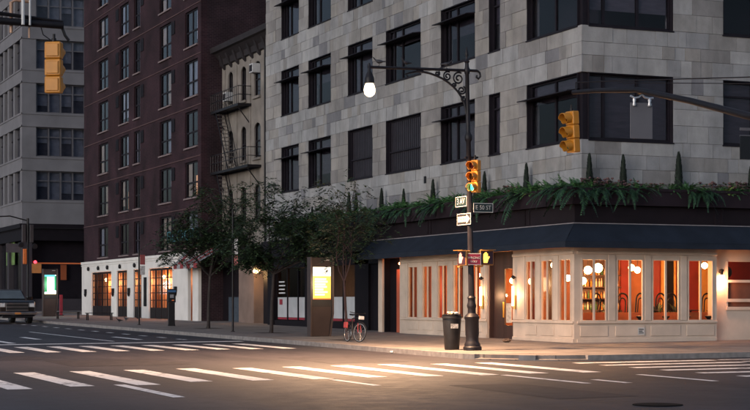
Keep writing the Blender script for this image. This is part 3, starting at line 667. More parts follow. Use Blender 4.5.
# bentwood chairs and tables along the side-street windows
def chair(x, y, rz, label):
    c = thing('bentwood_chair', label, 'chair', (x, y, PLAT), rz, 'chairs in the dining room'); c.scale = (1.15, 1.15, 1.3)
    MB().lathe([(.2, .44), (.21, .46), (.2, .48)], 16).build('seat', BLACK, c, True)
    for sx in (-1, 1):
        for sy in (-1, 1): MB().tube([(sx * .15, sy * .15, .44), (sx * .2, sy * .2, 0)], .016, 6).build('leg', BLACK, c)
    pts = [(-.19, .18, .46)] + [(-.19 * math.cos(math.pi * i / 10), .22, .85 + .2 * math.sin(math.pi * i / 10)) for i in range(11)] + [(.19, .18, .46)]
    MB().tube(pts, .026, 6).build('back_hoop', BLACK, c, True)
    pts = [(-.1, .18, .46)] + [(-.1 * math.cos(math.pi * i / 8), .215, .8 + .12 * math.sin(math.pi * i / 8)) for i in range(9)] + [(.1, .18, .46)]
    MB().tube(pts, .02, 6).build('inner_hoop', BLACK, c, True)
for i, (x, y, rz) in enumerate([(1.45, 1.3, R(200)), (2.75, 1.45, R(170)), (3.4, 1.4, R(190)), (4.25, 1.35, R(185)), (4.85, 1.45, R(165)), (6.3, 1.35, R(180))]):
    chair(x, y, rz, ['dark hoop-back chair nearest the corner post inside the restaurant', 'dark hoop-back chair left in the second side-street window', 'dark hoop-back chair right in the second side-street window', 'dark hoop-back chair left in the third side-street window', 'dark hoop-back chair right in the third side-street window', 'dark hoop-back chair inside the fourth side-street window'][i])
PALM = M('room_plant', (.03, .05, .025), .6)
for k, (x, y) in enumerate(((2.55, 1.9), (4.75, 2.2), (6.0, 2.6), (7.3, 1.9))):      # potted plants break up the far walls
    pt = MB(); pt.lathe([(.12, PLAT), (.16, PLAT + .4), (.14, PLAT + .4)], 10, (x, y, 0)); po_ = rb(pt, 'plant_pot', BLACK)
    lf = MB()
    for q in range(26): frond_(lf, (x, y, PLAT + .42), rs.uniform(0, 6.28), rs.uniform(.5, .95), rs.uniform(.5, 1.3))
    rb(lf, 'plant_leaves', PALM, po_, fix=False)
bq = MB(); bq.box(.9, 7.4, .95, 1.1, PLAT, 1.22); bq.box(.9, 7.4, .7, .95, PLAT, .98); rb(bq, 'banquette', M('orange_leather', (.4, .13, .05), .45, 0, .2, 2))
for x in (2.95, 4.05, 4.95, 5.9):
    b_ = MB(); b_.lathe([(.05, 0), (.06, .02), (.13, .09), (.14, .13), (.1, .14)], 12, (x, .4, SILL + .001)); b_.box(x - .2, x + .2, .3, .5, SILL - .03, SILL); rb(b_, 'window_bowl', BLACK, smooth=True)
for i, x in enumerate((2.05, 3.8, 5.55)):
    t = thing('cafe_table', ['small table behind the first side-street window', 'small table between the second and third side-street windows', 'small table behind the fourth side-street window'][i], 'table', (x, 1.05, PLAT), 0, 'tables in the dining room')
    MB().lathe([(.3, .72), (.31, .74), (.3, .76)], 18).build('table_top', WOOD, t, True); MB().lathe([(.2, 0), (.03, .04), (.03, .72)], 10).build('pedestal', BLACK, t, True)
# ================================================================== maroon brick building
brick = thing('brick_building', 'maroon brick apartment building with white shop arcade at street level', 'building', (.7, 63.5, SW(.7, 63.5)))
def bb(m, name, mat, parent=None, **k):
    z = SW(.7, 63.5); m.v = [(x - .7, y - 63.5, q - z) for x, y, q in m.v]; return m.build(name, mat, parent or brick, **k)
BC = [(48.46, 51.27), (54.49, 57.33), (62.46, 64.12), (65.62, 68.25), (71.83, 74.88)]
BR = [(5.0 + 3.185 * i, 7.28 + 3.185 * i) for i in range(7)]
Y0, Y1, ZG, ZR = 47.75, 79.8, 4.74, 29.5
m = MB(); u = Y0
for a, b in BC + [(Y1, None)]:
    m.box(.7, 1.1, u, a, ZG, ZR); u = b
for a, b in BC:
    z = ZG
    for z0, z1 in BR: m.box(.7, 1.1, a, b, z, z0); z = z1
    m.box(.7, 1.1, a, b, z, ZR)
bb(m, 'wall', BRICK)
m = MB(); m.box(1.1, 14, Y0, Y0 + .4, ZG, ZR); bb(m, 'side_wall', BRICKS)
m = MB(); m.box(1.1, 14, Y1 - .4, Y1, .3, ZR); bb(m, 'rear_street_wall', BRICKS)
m = MB(); m.box(2.2, 2.3, Y0 + .41, Y1 - .41, ZG, ZR); bb(m, 'dark_interior', DARK)
m = MB(); m.box(1.1, 14, Y0 + .41, Y1 - .41, ZR - .3, ZR - .01); bb(m, 'roof', M('roof_tar', (.04, .04, .045), .9))
LEDGE = M('ledge_brick', (.09, .05, .05), .8)
for z0, z1 in BR:
    m = MB(); m.box(.66, .698, Y0, Y1, z1 + .22, z1 + .27); bb(m, 'band_course', LEDGE)
SASH = M('dark_sash', (.0095, .0065, .0095), .6, spec=.2); CURT = [M('pale_curtain', (.45, .47, .52), .8, 0, .25, 3, stretch=(1, 6, .3)), M('grey_curtain', (.27, .29, .34), .8, 0, .3, 3, stretch=(1, 6, .3)), M('beige_curtain', (.42, .33, .24), .8, 0, .2, 3, stretch=(1, 6, .3))]
SILLM = M('sill_stone', (.17, .13, .13), .8)
for ci, (a, b) in enumerate(BC):
    for ri, (z0, z1) in enumerate(BR):
        c = (a + b) / 2; zm = z0 + .95
        f = MB()
        for q0, q1 in ((a, a + .1), (c - .07, c + .07), (b - .1, b)): f.box(.8, .88, q0, q1, z0, z1)
        f.box(.801, .879, a + .1, c - .07, zm - .05, zm + .05); f.box(.801, .879, c + .07, b - .1, zm - .05, zm + .05)
        for z_ in (z0, z1 - .1): f.box(.802, .878, a + .1, c - .07, z_, z_ + .1); f.box(.802, .878, c + .07, b - .1, z_, z_ + .1)
        wo = bb(f, 'window', SASH)
        for q0, q1 in ((a + .1, c - .07), (c + .07, b - .1)):
            for h0, h1 in ((z0 + .1, zm - .05), (zm + .05, z1 - .1)):
                p = MB(); p.box(.835, .842, q0, q1, h0, h1); bb(p, 'pane', GL, wo)
        s = MB(); s.box(.6, .8, a - .08, b + .08, z0 - .1, z0 - .004); bb(s, 'sill', SILLM, wo)
        k = rs.random()
        if k < .85:
            w0 = rs.choice([.3, .5, .9]); side = rs.choice([0, 0, 1]); p = MB(); l0, l1 = (a + .1, a + .1 + (b - a - .2) * w0) if not side else (b - .1 - (b - a - .2) * w0, b - .1)
            p.box(.93, .95, l0, l1, z0 + rs.choice([0, 0, .4, .9]), z1); bb(p, 'curtain', rs.choice(CURT), wo)
        if ci == 0 and ri == 0 or ci == 3 and ri == 1 or ci == 0 and ri == 1:
            p = MB(); p.box(1.0, 1.02, a + .1, c - .1, z0 + .1, z0 + 1.4); bb(p, 'lit_lampshade', emis('lamp_in_room', (1, .5, .25), .5), wo)
for a, b in ((53.55, 54.35), (61.4, 62.2), (68.45, 69.3)):
    for z0, z1 in BR:
        p = MB(); p.box(.655, .697, a, b, z1 - .95, z1 - .1); bb(p, 'ac_grille', SHOPD)
# white arcade
arc_ = [(49.0, 50.0), (53.6, 59.4), (61.4, 63.6), (65.4, 68.4), (70.1, 76.4)]
m = MB(); u = Y0
for a, b in arc_ + [(Y1, None)]:
    m.box(.52, .72, u, a, .15, 3.88); u = b
m.box(.52, .69, Y0, Y1, 3.88, 4.73); bb(m, 'white_arcade_wall', WHITE)
m = MB(); m.box(.44, .518, Y0, Y1, 4.55, 4.74); m.box(.47, .518, Y0 - .0, Y1, 4.4, 4.5); bb(m, 'arcade_cornice', WHITE)
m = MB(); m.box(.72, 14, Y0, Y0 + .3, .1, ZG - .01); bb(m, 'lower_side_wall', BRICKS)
m = MB(); m.box(1.5, 1.6, Y0 + .4, Y1 - .41, .2, ZG); bb(m, 'arcade_back_wall', M('amber_wall', (.34, .17, .08), .7, 0, .3, .6))
m = MB(); m.box(.73, 1.69, Y0 + .4, Y1 - .41, 4.2, 4.3); m.box(.73, 1.69, Y0 + .4, Y1 - .41, .2, .3); bb(m, 'arcade_room', M('arcade_floor', (.1, .06, .045), .6))
DOORM = M('door_muntin', (.012, .008, .009), .6, spec=.15)
for di, (a, b) in enumerate(arc_[1:]):
    n = 2 if b - a < 3.2 else 4
    for i in range(n):
        q0 = a + (b - a) * i / n + .03; q1 = a + (b - a) * (i + 1) / n - .03; zb = SW(.7, a) + .02; zt = 3.86
        d = MB(); d.box(0.60, .64, q0, q0 + .12, zb, zt); d.box(0.60, .64, q1 - .12, q1, zb, zt); d.box(0.60, .64, q0 + .12, q1 - .12, zb, zb + .75); d.box(0.60, .64, q0 + .12, q1 - .12, zt - .14, zt)
        cc = (q0 + q1) / 2; d.box(.612, .632, cc - .035, cc + .035, zb + .75, zt - .14)
        for k in range(1, 5): z = zb + .75 + (zt - .14 - zb - .75) * k / 5; d.box(.613, .631, q0 + .12, cc - .035, z - .03, z + .03); d.box(.613, .631, cc + .035, q1 - .12, z - .03, z + .03)
        do = bb(d, 'door', DOORM); p = MB(); p.box(.634, .638, q0 + .12, q1 - .12, zb + .75, zt - .14); bb(p, 'pane', GLC, do)
for i, (y, wt) in enumerate(((74.5, 22), (71.5, 10), (67, 14), (62.5, 12), (58, 34), (55, 34))):
    b = MB(); b.ball((1.2, y, 3.3), .12); bb(b, 'ceiling_globe', emis('globe_warm3', (1, .6, .25), 9), smooth=True); lamp('arcade_light', brick, (.45, y - 63.5, 3.0 - SW(.7, 63.5)), (1, .36, .14), wt * 7, .12)
for y in (77.2, 73.9, 71.0, 67.2, 63.0):
    b = MB(); b.ball((.42, y, 4.18), .17, 10, 7, (.6, 1, 1)); bb(b, 'round_wall_lamp', BLACK, smooth=True)
for y in (78.2, 69.3, 64.6, 52.6):
    b = MB(); b.box(.36, .517, y - .14, y + .14, 2.25, 2.6); b.lathe([(.05, 2.0), (.12, 2.2), (.08, 2.25)], 10, (.43, y, 0)); bb(b, 'wall_lantern', BLACK)
b = MB(); b.box(.46, .515, 60.0, 60.6, 1.3, 3.3); bb(b, 'menu_board', SHOPD)

# ---- little tan house with fire escape
SX = 2.06
tan = thing('tan_house', 'narrow tan house with arched windows and heavy dark cornice between taller buildings', 'building', (SX, 41.6, SW(SX, 41.6)))
def tb(m, name, mat, parent=None, **k):
    z = SW(SX, 41.6); m.v = [(x - SX, y - 41.6, q - z) for x, y, q in m.v]; return m.build(name, mat, parent or tan, **k)
TAN = M('tan_stone', (.175, .155, .138), .85, 0, .28, .9, .2); CORN = M('cornice_black', (.016, .012, .014), .7, 0, .3, 2)
TC = [(40.35, 41.5), (43.0, 44.0), (45.55, 46.5)]; TR = [(6.45, 8.5), (10.05, 12.1), (13.65, 15.7)]
m = MB(); u = 35.45
for a, b in TC + [(47.74, None)]:
    m.box(SX, SX + .4, u, a, 4.9, 17.4); u = b
for a, b in TC:
    z = 4.9
    for z0, z1 in TR: m.box(SX, SX + .4, a, b, z, z0); z = z1
    m.box(SX, SX + .4, a, b, z, 17.4)
tb(m, 'wall', TAN)
m = MB(); m.box(SX + .7, SX + .8, 35.45, 47.74, .2, 17.2); m.box(SX + .8, 12, 35.45, 47.74, 17.0, 17.2); tb(m, 'dark_interior', DARK)
for a, b in TC:
    for z0, z1 in TR:
        c, r_ = (a + b) / 2, (b - a) / 2
        # stone arch head filling the corners
        for s_ in (-1, 1):
            pts = [(c + s_ * r_, z1)] + [(c + s_ * r_ * math.cos(R(t_)), z1 - .35 + .33 * math.sin(R(t_))) for t_ in range(0, 91, 15)]
            h = MB(); h.prism(pts, SX + .002, SX + .075, 'yz'); tb(h, 'arch_spandrel', TAN)
        f = MB(); f.box(SX + .08, SX + .16, a, a + .07, z0, z1); f.box(SX + .08, SX + .16, b - .07, b, z0, z1); f.box(SX + .08, SX + .16, a + .07, b - .07, z0 + .95, z0 + 1.03); f.box(SX + .08, SX + .16, a + .07, b - .07, z0, z0 + .08)
        wo = tb(f, 'window', SASH); p = MB(); p.box(SX + .115, SX + .122, a + .07, b - .07, z0 + .08, z0 + .95); tb(p, 'pane', GL, wo); p = MB(); p.box(SX + .115, SX + .122, a + .07, b - .07, z0 + 1.03, z1); tb(p, 'pane', GL, wo)
        p = MB(); p.box(SX - .12, SX + .08, a - .1, b + .1, z0 - .14, z0 - .004); tb(p, 'sill', TAN, wo)
ACM = M('ac_white', (.4, .4, .41), .5)
for y, z in ((41.1, 15.0), (46.2, 13.9)):
    p = MB(); p.box(SX - .35, SX + .22, y - .3, y + .3, z, z + .55); a_ = tb(p, 'air_conditioner', ACM, bevel=.02); p = MB(); p.box(SX - .36, SX - .351, y - .24, y + .24, z + .08, z + .46); tb(p, 'grille', SASH, a_)
m = MB()
pr = [(SX, 16.2), (SX - .15, 16.25), (SX - .2, 16.6), (SX - .55, 16.95), (SX - .75, 17.0), (SX - .8, 17.3), (SX + .3, 17.45), (SX + .3, 16.2)]
m.prism([(x, z) for x, z in pr], 35.45, 48.1, 'xz'); co = tb(m, 'cornice', CORN)
for i in range(9):
    y = 36.2 + i * 1.35; p = MB(); p.prism([(SX, 15.95), (SX - .16, 16.1), (SX - .45, 16.9), (SX, 16.9)], y, y + .28, 'xz'); tb(p, 'bracket', CORN, co)
for y in (35.9, 39.3, 42.25, 44.8, 47.2):
    p = MB(); p.box(SX - .05, SX - .002, y - .16, y + .16, 4.95, 15.9); tb(p, 'pilaster', TAN)
m = MB(); m.tube([(SX - .15, 39.0, 4.9), (SX - .15, 39.0, 16.2)], .1, 8); tb(m, 'downpipe', BLACK)
# street level of the tan house
m = MB(); m.box(1.4, SX + .4, 35.45, 47.74, 4.0, 4.89); tb(m, 'shop_fascia', SHOPD)
m = MB(); m.box(1.5, 2.1, 39.9, 42.7, .2, 3.99); tb(m, 'brown_pier', M('brown_stone', (.17, .12, .1), .8, 0, .2, 1))
m = MB(); m.box(1.5, 2.1, 35.46, 38.2, .2, 3.99); tb(m, 'dark_pier', SHOPD)
m = MB(); m.box(2.12, 2.4, 42.7, 47.7, .2, 3.99); tb(m, 'shop_door_wall', SHOPD)
m = MB(); m.box(2.02, 2.1, 43.6, 46.3, .3, 1.9); tb(m, 'blue_shutter', M('blue_grey_shutter', (.05, .065, .085), .6, .2, .2, 2, stretch=(1, 1, 8)))
m = MB(); m.ball((1.25, 38.8, 3.4), .17); m.box(1.25, 1.48, 38.77, 38.83, 3.38, 3.42); wl = tb(m, 'lit_wall_globe', emis('wall_globe', (1, .62, .25), 7), smooth=True); lamp('globe_light', tan, (1.0 - SX, 38.8 - 41.6, 3.1 - SW(SX, 41.6)), (1, .55, .22), 60, .1)
# fire escape: one iron thing fixed to the wall
fe = thing('fire_escape', 'black iron fire escape with balconies and steep stair on the tan house', 'fire escape', (SX, 44, 9.4))
def fb(m, name, mat=BLACK, parent=None, **k):
    m.v = [(x - SX, y - 44, q - 9.4) for x, y, q in m.v]; return m.build(name, mat, parent or fe, **k)
for z, y0, y1 in ((13.3, 42.0, 47.4), (9.55, 40.2, 47.5)):
    pl_ = MB()
    pl_.box(SX - .85, SX - .79, y0, y1, z - .12, z + .03); pl_.box(SX - .06, SX - .002, y0, y1, z - .12, z + .03); pl_.box(SX - .79, SX - .06, y0, y0 + .06, z - .12, z + .03); pl_.box(SX - .79, SX - .06, y1 - .06, y1, z - .12, z + .03)
    po = fb(pl_, 'balcony')
    for i in range(7):
        s_ = MB(); x = SX - .77 + i * .1; s_.box(x, x + .07, y0 + .06, y1 - .06, z - .03, z); fb(s_, 'slat', BLACK, po)
    r_ = MB()
    for h in (.55, 1.05): r_.tube([(SX - .02, y0, z + h), (SX - .82, y0, z + h), (SX - .82, y1, z + h), (SX - .02, y1, z + h)], .025, 5)
    fb(r_, 'handrail', BLACK, po)
    for i in range(15):
        y = y0 + (y1 - y0) * i / 14; q = MB(); q.tube([(SX - .82, y, z + .03), (SX - .82, y, z + 1.05)], .018, 5); fb(q, 'baluster', BLACK, po)
    for y in (y0 + .3, y1 - .3):
        q = MB(); q.tube([(SX - .8, y, z - .1), (SX - .02, y, z - 1.1)], .035, 5); fb(q, 'brace', BLACK, po)
def stair(ya, za, yb, zb, n):
    s_ = MB()
    for x in (SX - .75, SX - .2): s_.tube([(x, ya, za), (x, yb, zb)], .04, 5); s_.tube([(x, ya, za + .9), (x, yb, zb + .9)], .02, 5)
    so_ = fb(s_, 'stair_stringers')
    for i in range(n):
        t_ = (i + .5) / n; y = ya + (yb - ya) * t_; z = za + (zb - za) * t_; q = MB(); q.box(SX - .72, SX - .23, y - .12, y + .12, z - .015, z + .015); fb(q, 'tread', M('worn_iron', (.16, .14, .13), .6, .3), so_)
stair(46.6, 13.2, 44.2, 9.55, 15); stair(46.4, 9.45, 44.3, 5.9, 14)
# ---- striped awning and teal sign at the foot of the brick building
aw = thing('striped_awning', 'red and white striped shop awning half hidden behind the street tree', 'awning', (.5, 48, 4.5))
RED, WHT = M('red_canvas', (.2, .025, .028), .7), M('white_canvas', (.25, .25, .26), .7)
for i in range(7):
    y = -3.4 + i * .72; vs = [(.8 if y < -.4 else -.05, y, .45), (.8 if y < -.4 else -.05, y + .72, .45), (-1.0, y + .72, -.55), (-1.0, y, -.55)]
    thick(vs, [(0, 1, 2, 3)], (0, 0, -.02)).build('stripe', RED if i % 2 else WHT, aw)
    MB().box(-1.02, -1.0, y, y + .72, -.85, -.56).build('valance_flap', WHT if i % 2 else RED, aw)
sg = thing('teal_sign', 'dark shop sign with teal outlined lettering above the striped awning', 'sign', (-.05, 49.3, 5.72))
MB().box(0, .5, -4, 3.6, -.32, .34).build('board', SHOPD, sg, bevel=.02)
text('lettering', 'BLOOM', 1.05, emis('teal_letters', (.05, .2, .24), .04), sg, (-.02, -.1, .02), (R(90), 0, R(-90)), sx=2.0)

# ================================================================== grey tower beyond the side street
FY = 105.57
tow = thing('grey_tower', 'grey stone office block with ribbon windows beyond the far side street', 'building', (.7, FY, SW(.7, FY)))
def tw(m, name, mat, parent=None, **k):
    z = SW(.7, FY); m.v = [(x - .7, y - FY, q - z) for x, y, q in m.v]; return m.build(name, mat, parent or tow, **k)
GREY = M('grey_limestone', (.14, .136, .147), .8, 0, .14, .5, .15)
FR = [(11.2 + 4.13 * i, 13.95 + 4.13 * i) for i in range(6)]
zs = [8.97] + [v for r_ in FR for v in r_] + [37]
m = MB(); 
for i in range(0, len(zs), 2):
    m.box(.7, 1.3, FY, 150, zs[i], zs[i + 1]); m.box(1.3, 26, FY, FY + .6, zs[i], zs[i + 1])
for z0, z1 in FR:
    m.box(.7, 2.02, FY, FY + 1.0, z0, z1)
    for k in range(9): m.box(.7, 1.3, FY + 4.0 + k * 5.4 - .4, FY + 4.0 + k * 5.4 + .4, z0, z1); m.box(.7, 1.3, FY + 6.65 + k * 5.4, FY + 7.4 + k * 5.4, z0, z1)
tw(m, 'wall', GREY)
m = MB(); m.box(1.32, 1.4, FY + 1.0, 150, 9, 37); m.box(2.02, 26, FY + .62, FY + .7, 9, 37); tw(m, 'room_backdrop', M('tower_room', (.06, .066, .08), .9))
for z0, z1 in FR:                                     # ledges and panels between floors
    m = MB(); m.box(.62, .698, FY - .08, 150, z1 + .02, z1 + .16); m.box(.62, 26, FY - .08, FY - .002, z1 + .02, z1 + .16); m.box(.64, .698, FY - .06, 150, z0 - .2, z0 - .06); m.box(.64, 26, FY - .06, FY - .002, z0 - .2, z0 - .06); tw(m, 'ledge', GREY)
    fr = MB(); fr.box(2.03, 26, FY + .25, FY + .34, z0, z0 + .1); fr.box(2.03, 26, FY + .25, FY + .34, z1 - .1, z1); fr.box(2.03, 26, FY + .26, FY + .33, z1 - .95, z1 - .85)
    for k in range(21): x = 2.03 + k * 1.145; fr.box(x, x + .14, FY + .22, FY + .36, z0 + .1, z1 - .1)
    wo = tw(fr, 'window', M('tower_frame', (.11, .105, .115), .5, .3))
    for k in range(7):
        x = 2.17 + k * 1.145
        for h0, h1 in ((z0 + .1, z1 - .95), (z1 - .85, z1 - .1)):
            p = MB(); p.box(x, x + 1.0, FY + .29, FY + .295, h0, h1); tw(p, 'pane', GL, wo)
        p = MB(); p.box(x, x + 1.0, FY + .5, FY + .51, z0 + rs.choice([.1, .7, 1.3, 1.9]), z1); tw(p, 'blind', M('tower_blind', (.17, .19, .215), .8), wo)
    p = MB(); p.box(10.2, 26, FY + .29, FY + .295, z0, z1); tw(p, 'pane', GL, wo)
    for k in range(5):
        for a, b in ((FY + 1.0, FY + 3.6), (FY + 4.4, FY + 6.65)) if k == 0 else ((FY + 2.0 + k * 5.4, FY + 3.6 + k * 5.4), (FY + 4.4 + k * 5.4, FY + 6.65 + k * 5.4)):
            f = MB(); f.box(.95, 1.02, a, b, z0, z0 + .1); f.box(.95, 1.02, a, b, z1 - .95, z1 - .86); f.box(.95, 1.02, (a + b) / 2 - .06, (a + b) / 2 + .06, z0 + .1, z1); w2 = tw(f, 'window', SASH); p = MB(); p.box(.98, .985, a, b, z0, z1); tw(p, 'pane', GL, w2)
m = MB(); m.box(.45, .699, FY - .25, 150, 8.55, 8.96); m.box(.7, 26, FY - .25, FY - .01, 8.55, 8.96); m.box(.7, 1.3, FY, 150, 7.4, 8.549); m.box(1.3, 26, FY, FY + .6, 7.4, 8.549); tw(m, 'dark_frieze', SHOPD)
PLG = M('plum_granite', (.03, .024, .029), .6, 0, .2, 1)
for x in (.75, 7.5, 14): m = MB(); m.box(x, x + .9, FY + .05, FY + .6, .5, 7.4); tw(m, 'ground_floor_pier', PLG)
for y in (112.5, 119, 126): m = MB(); m.box(.75, 1.3, y, y + .9, .5, 7.4); tw(m, 'ground_floor_pier', PLG)
m = MB(); m.box(1.66, 7.49, FY + .3, FY + .5, .5, 1.9); tw(m, 'plinth_wall', PLG)
m = MB(); m.box(1.7, 26, FY + .35, FY + .36, 1.9, 7.4); m.box(1.2, 1.21, FY + 1, 150, .6, 7.4); tw(m, 'shop_glass', GL)
m = MB(); m.box(1.7, 26, FY + 1.2, FY + 1.3, .5, 8.5); m.box(1.7, 26, FY + .6, FY + 1.2, 7.45, 7.55); m.box(1.7, 1.8, FY + 1.3, 150, .5, 8.5); tw(m, 'lobby_wall', M('lobby_dark', (.022, .016, .018), .8))
m = MB(); m.box(1.9, 7.4, FY + .1, FY + .3, 5.2, 5.32); tw(m, 'lit_strip', emis('orange_strip', (1, .25, .08), .035))
m = MB(); m.box(4.55, 5.1, FY + .9, FY + 1.0, 3.7, 5.15); tw(m, 'lit_panel', emis('orange_panel', (1, .28, .1), .035))
m = MB(); m.ball((1.9, FY - .2, 5.35), .16); tw(m, 'red_lamp', emis('red_lamp', (1, .05, .08), 2), smooth=True)
for k in range(2):  # green reflections in the ground-floor windows, painted on as coloured panels
    m = MB(); m.box(1.0, 1.05, 111.0 + k * 2.3, 113.0 + k * 2.3, 5.2, 7.7); tw(m, 'green_reflection', M('green_reflection', (.12, .2, .06), .6, 0, .5, 1.2))

# ================================================================== planters and plants above the shops
BOXM = M('plum_planter', (.016, .0095, .0135), .65, 0, .25, 1.2, spec=.2)
def planter(loc, label, a0, a1, face):
    t = thing('planter_box', label, 'planter', loc, 0, 'planter boxes above the awnings')
    def w_(m, n, mt): m.v = [(x - loc[0], y - loc[1], z - loc[2]) for x, y, z in m.v]; return m.build(n, mt, t)
    m = MB()
    if face == 'A': m.box(-.16, -.1, a0, a1, 5.06, 5.64); m.box(.58, .64, a0, a1, 5.06, 5.64); m.box(-.1, .58, a0, a0 + .06, 5.06, 5.64); m.box(-.1, .58, a1 - .06, a1, 5.06, 5.64); m.box(-.1, .58, a0 + .06, a1 - .06, 5.06, 5.12)
    else: m.box(a0, a1, -.16, -.1, 5.06, 5.64); m.box(a0, a1, .58, .64, 5.06, 5.64); m.box(a0, a0 + .06, -.1, .58, 5.06, 5.64); m.box(a1 - .06, a1, -.1, .58, 5.06, 5.64); m.box(a0 + .06, a1 - .06, -.1, .58, 5.06, 5.12)
    w_(m, 'box', BOXM)
    m = MB()
    if face == 'A': m.box(-.2, -.162, a0, a1, 5.58, 5.68); m.box(-.19, -.162, a0, a1, 5.06, 5.12)
    else: m.box(a0, a1, -.2, -.162, 5.58, 5.68); m.box(a0, a1, -.19, -.162, 5.06, 5.12)
    w_(m, 'rim', BOXM)
    m = MB(); m.box(-.1, .58, a0 + .06, a1 - .06, 5.12, 5.55) if face == 'A' else m.box(a0 + .06, a1 - .06, -.1, .58, 5.12, 5.55); w_(m, 'soil', M('soil', (.03, .022, .018), .95))
planter((0, -.2, 5.05), 'dark plum planter box nearest the corner on the avenue side', -.2, 9.0, 'A')
planter((0, 9.02, 5.05), 'dark plum planter box over the left half of the awning', 9.02, 18.2, 'A')
planter((0, 18.22, 5.05), 'dark plum planter box over the black shopfront', 18.22, 31.5, 'A')
planter((.66, 0, 5.05), 'dark plum planter box on the side-street front', .66, 13, 'B')

rp = random.Random(5)
TRAIL = ramp_random('leaf_trailing', [(.014, .040, .022), (.02, .055, .028), (.010, .028, .017), (.03, .08, .034)], .6, 1.5, .3, 0)
def frond(m, base, az, L, droop, up, n=13, lw=.16):
    p = Vector(base); d = Vector((math.cos(az) * math.cos(up), math.sin(az) * math.cos(up), math.sin(up))); st = L / n; pts = [p.copy()]
    for i in range(n):
        d = (d + Vector((0, 0, -droop / n)) + Vector((rp.uniform(-.05, .05), rp.uniform(-.05, .05), rp.uniform(-.04, .04)))).normalized(); p = p + d * st; pts.append(p.copy())
    side = Vector((-math.sin(az), math.cos(az), 0))
    for i in range(1, n + 1):
        q = pts[i]; t_ = i / n; dd = (pts[i] - pts[i - 1]).normalized(); ll = lw * (1 - .75 * t_ ** 1.6) * rp.uniform(.7, 1.15)
        for s_ in (-1, 1):
            tip = q + side * s_ * ll + dd * ll * .75 + Vector((0, 0, -ll * .35)); wv = dd * st * .42
            m.quad(q - wv, q + wv, tip + wv * .3, tip - wv * .5)
    return m
def fern_mesh(nf, L, lw):
    m = MB()
    for i in range(nf):
        az = rp.uniform(0, 2 * math.pi); frond(m, (rp.uniform(-.12, .12), rp.uniform(-.12, .12), 0), az, L * rp.uniform(.6, 1.1), rp.uniform(.9, 2.0), rp.uniform(.35, 1.3), 12, lw)
    return m.mesh('fern', fix=False)
def trail_mesh(nf, L, lw, az0):
    m = MB()
    for i in range(nf):
        az = az0 + rp.uniform(-1.35, 1.35); frond(m, (rp.uniform(-.1, .15), rp.uniform(-.45, .45), rp.uniform(-.05, .1)), az, L * rp.uniform(.45, 1.15), rp.uniform(1.0, 2.3), rp.uniform(-.3, .4), 16, lw)
    return m.mesh('trailing', fix=False)
ferns = [fern_mesh(44, .78, .11) for _ in range(3)]; trails = [trail_mesh(11, 1.35, .13, math.pi) for _ in range(4)]
CNT = {}
def nth(k):
    CNT[k] = CNT.get(k, 0) + 1
    return ['first', 'second', 'third', 'fourth', 'fifth', 'sixth', 'seventh', 'eighth', 'ninth', 'tenth', 'eleventh', 'twelfth', 'thirteenth', 'fourteenth', 'fifteenth', 'sixteenth', 'seventeenth', 'eighteenth', 'nineteenth', 'twentieth', 'twenty-first', 'twenty-second', 'twenty-third', 'twenty-fourth', 'twenty-fifth'][CNT[k] - 1]
def plant(name, me, mat, loc, rz, sc, label, cat, group): 
    if not me.materials: me.materials.append(mat)
    o = bpy.data.objects.new(name, me); COL.objects.link(o); o.location = loc; o.rotation_euler = (0, 0, rz); o.scale = (sc, sc, sc); return tag(o, label, cat, group)
for i, y in enumerate([.3, 1.0, 1.7, 2.3, 3.0, 3.7, 4.4, 5.2, 5.9, 6.6, 7.4, 8.2, 9.0, 9.8, 10.6, 11.4, 12.3, 13.1, 14, 14.9, 15.8, 16.7, 17.6, 18.8, 19.8, 20.8, 21.8, 22.8, 24, 25.2, 26.3, 27.5, 28.8, 30.2]):
    side = 'over the avenue awning' if y < 18 else 'over the black shopfront'
    plant('fern', ferns[i % 3], FERN, (.08 + rp.uniform(-.12, .2), y, 5.58), rp.uniform(0, 6), rp.uniform(.75, 1.2), nth('f' + side) + ' bushy green fern from the right in the planter ' + side, 'fern', 'bushy ferns in the planters ' + side)
for i, y in enumerate([.2, 1.3, 4.0, 6.9, 8.0, 10.9, 12.0, 14.2, 15.4, 16.6, 17.8, 19.5, 21, 22.6, 24.2, 25.8, 27.5, 29.2, 30.8]):
    side = 'over the avenue awning' if y < 18.5 else 'over the black shopfront'
    plant('trailing_fern', trails[i % 4], TRAIL, (-.12, y, 5.62), rp.uniform(-.3, .3), rp.uniform(.8, 1.2), nth('t' + side) + ' dark trailing fern from the right on the planter ' + side, 'fern', 'trailing ferns ' + side)
for i, x in enumerate([.7, 1.4, 2.0, 2.7, 3.4, 4.1, 4.8, 5.5, 6.2, 6.9, 7.6, 8.4]):
    plant('fern', ferns[(i + 1) % 3], FERN, (x, .1, 5.58), rp.uniform(0, 6), rp.uniform(.6, .95), nth('b') + ' low bushy fern from the corner in the side-street planter', 'fern', 'bushy ferns in the side-street planter')
for i, x in enumerate([-.1, .8, 1.7, 2.4, 5.0, 5.5, 8.9]):
    plant('trailing_fern', trails[(i + 2) % 4], TRAIL, (x, -.12, 5.6), R(90) + rp.uniform(-.3, .3), rp.uniform(.7, 1.0), nth('bt') + ' trailing fern from the corner over the side-street planter', 'fern', 'trailing ferns over the side-street planter')
limef = fern_mesh(22, .6, .13); 
plant('lime_fern', limef, LIME, (6.45, .1, 5.58), 1, .8, 'bright lime green tuft in the side-street planter right', 'plant', None)
plant('lime_fern', limef, LIME, (.15, 3.3, 5.6), 2, .75, 'bright lime green tuft left of the corner over the awning', 'plant', None)
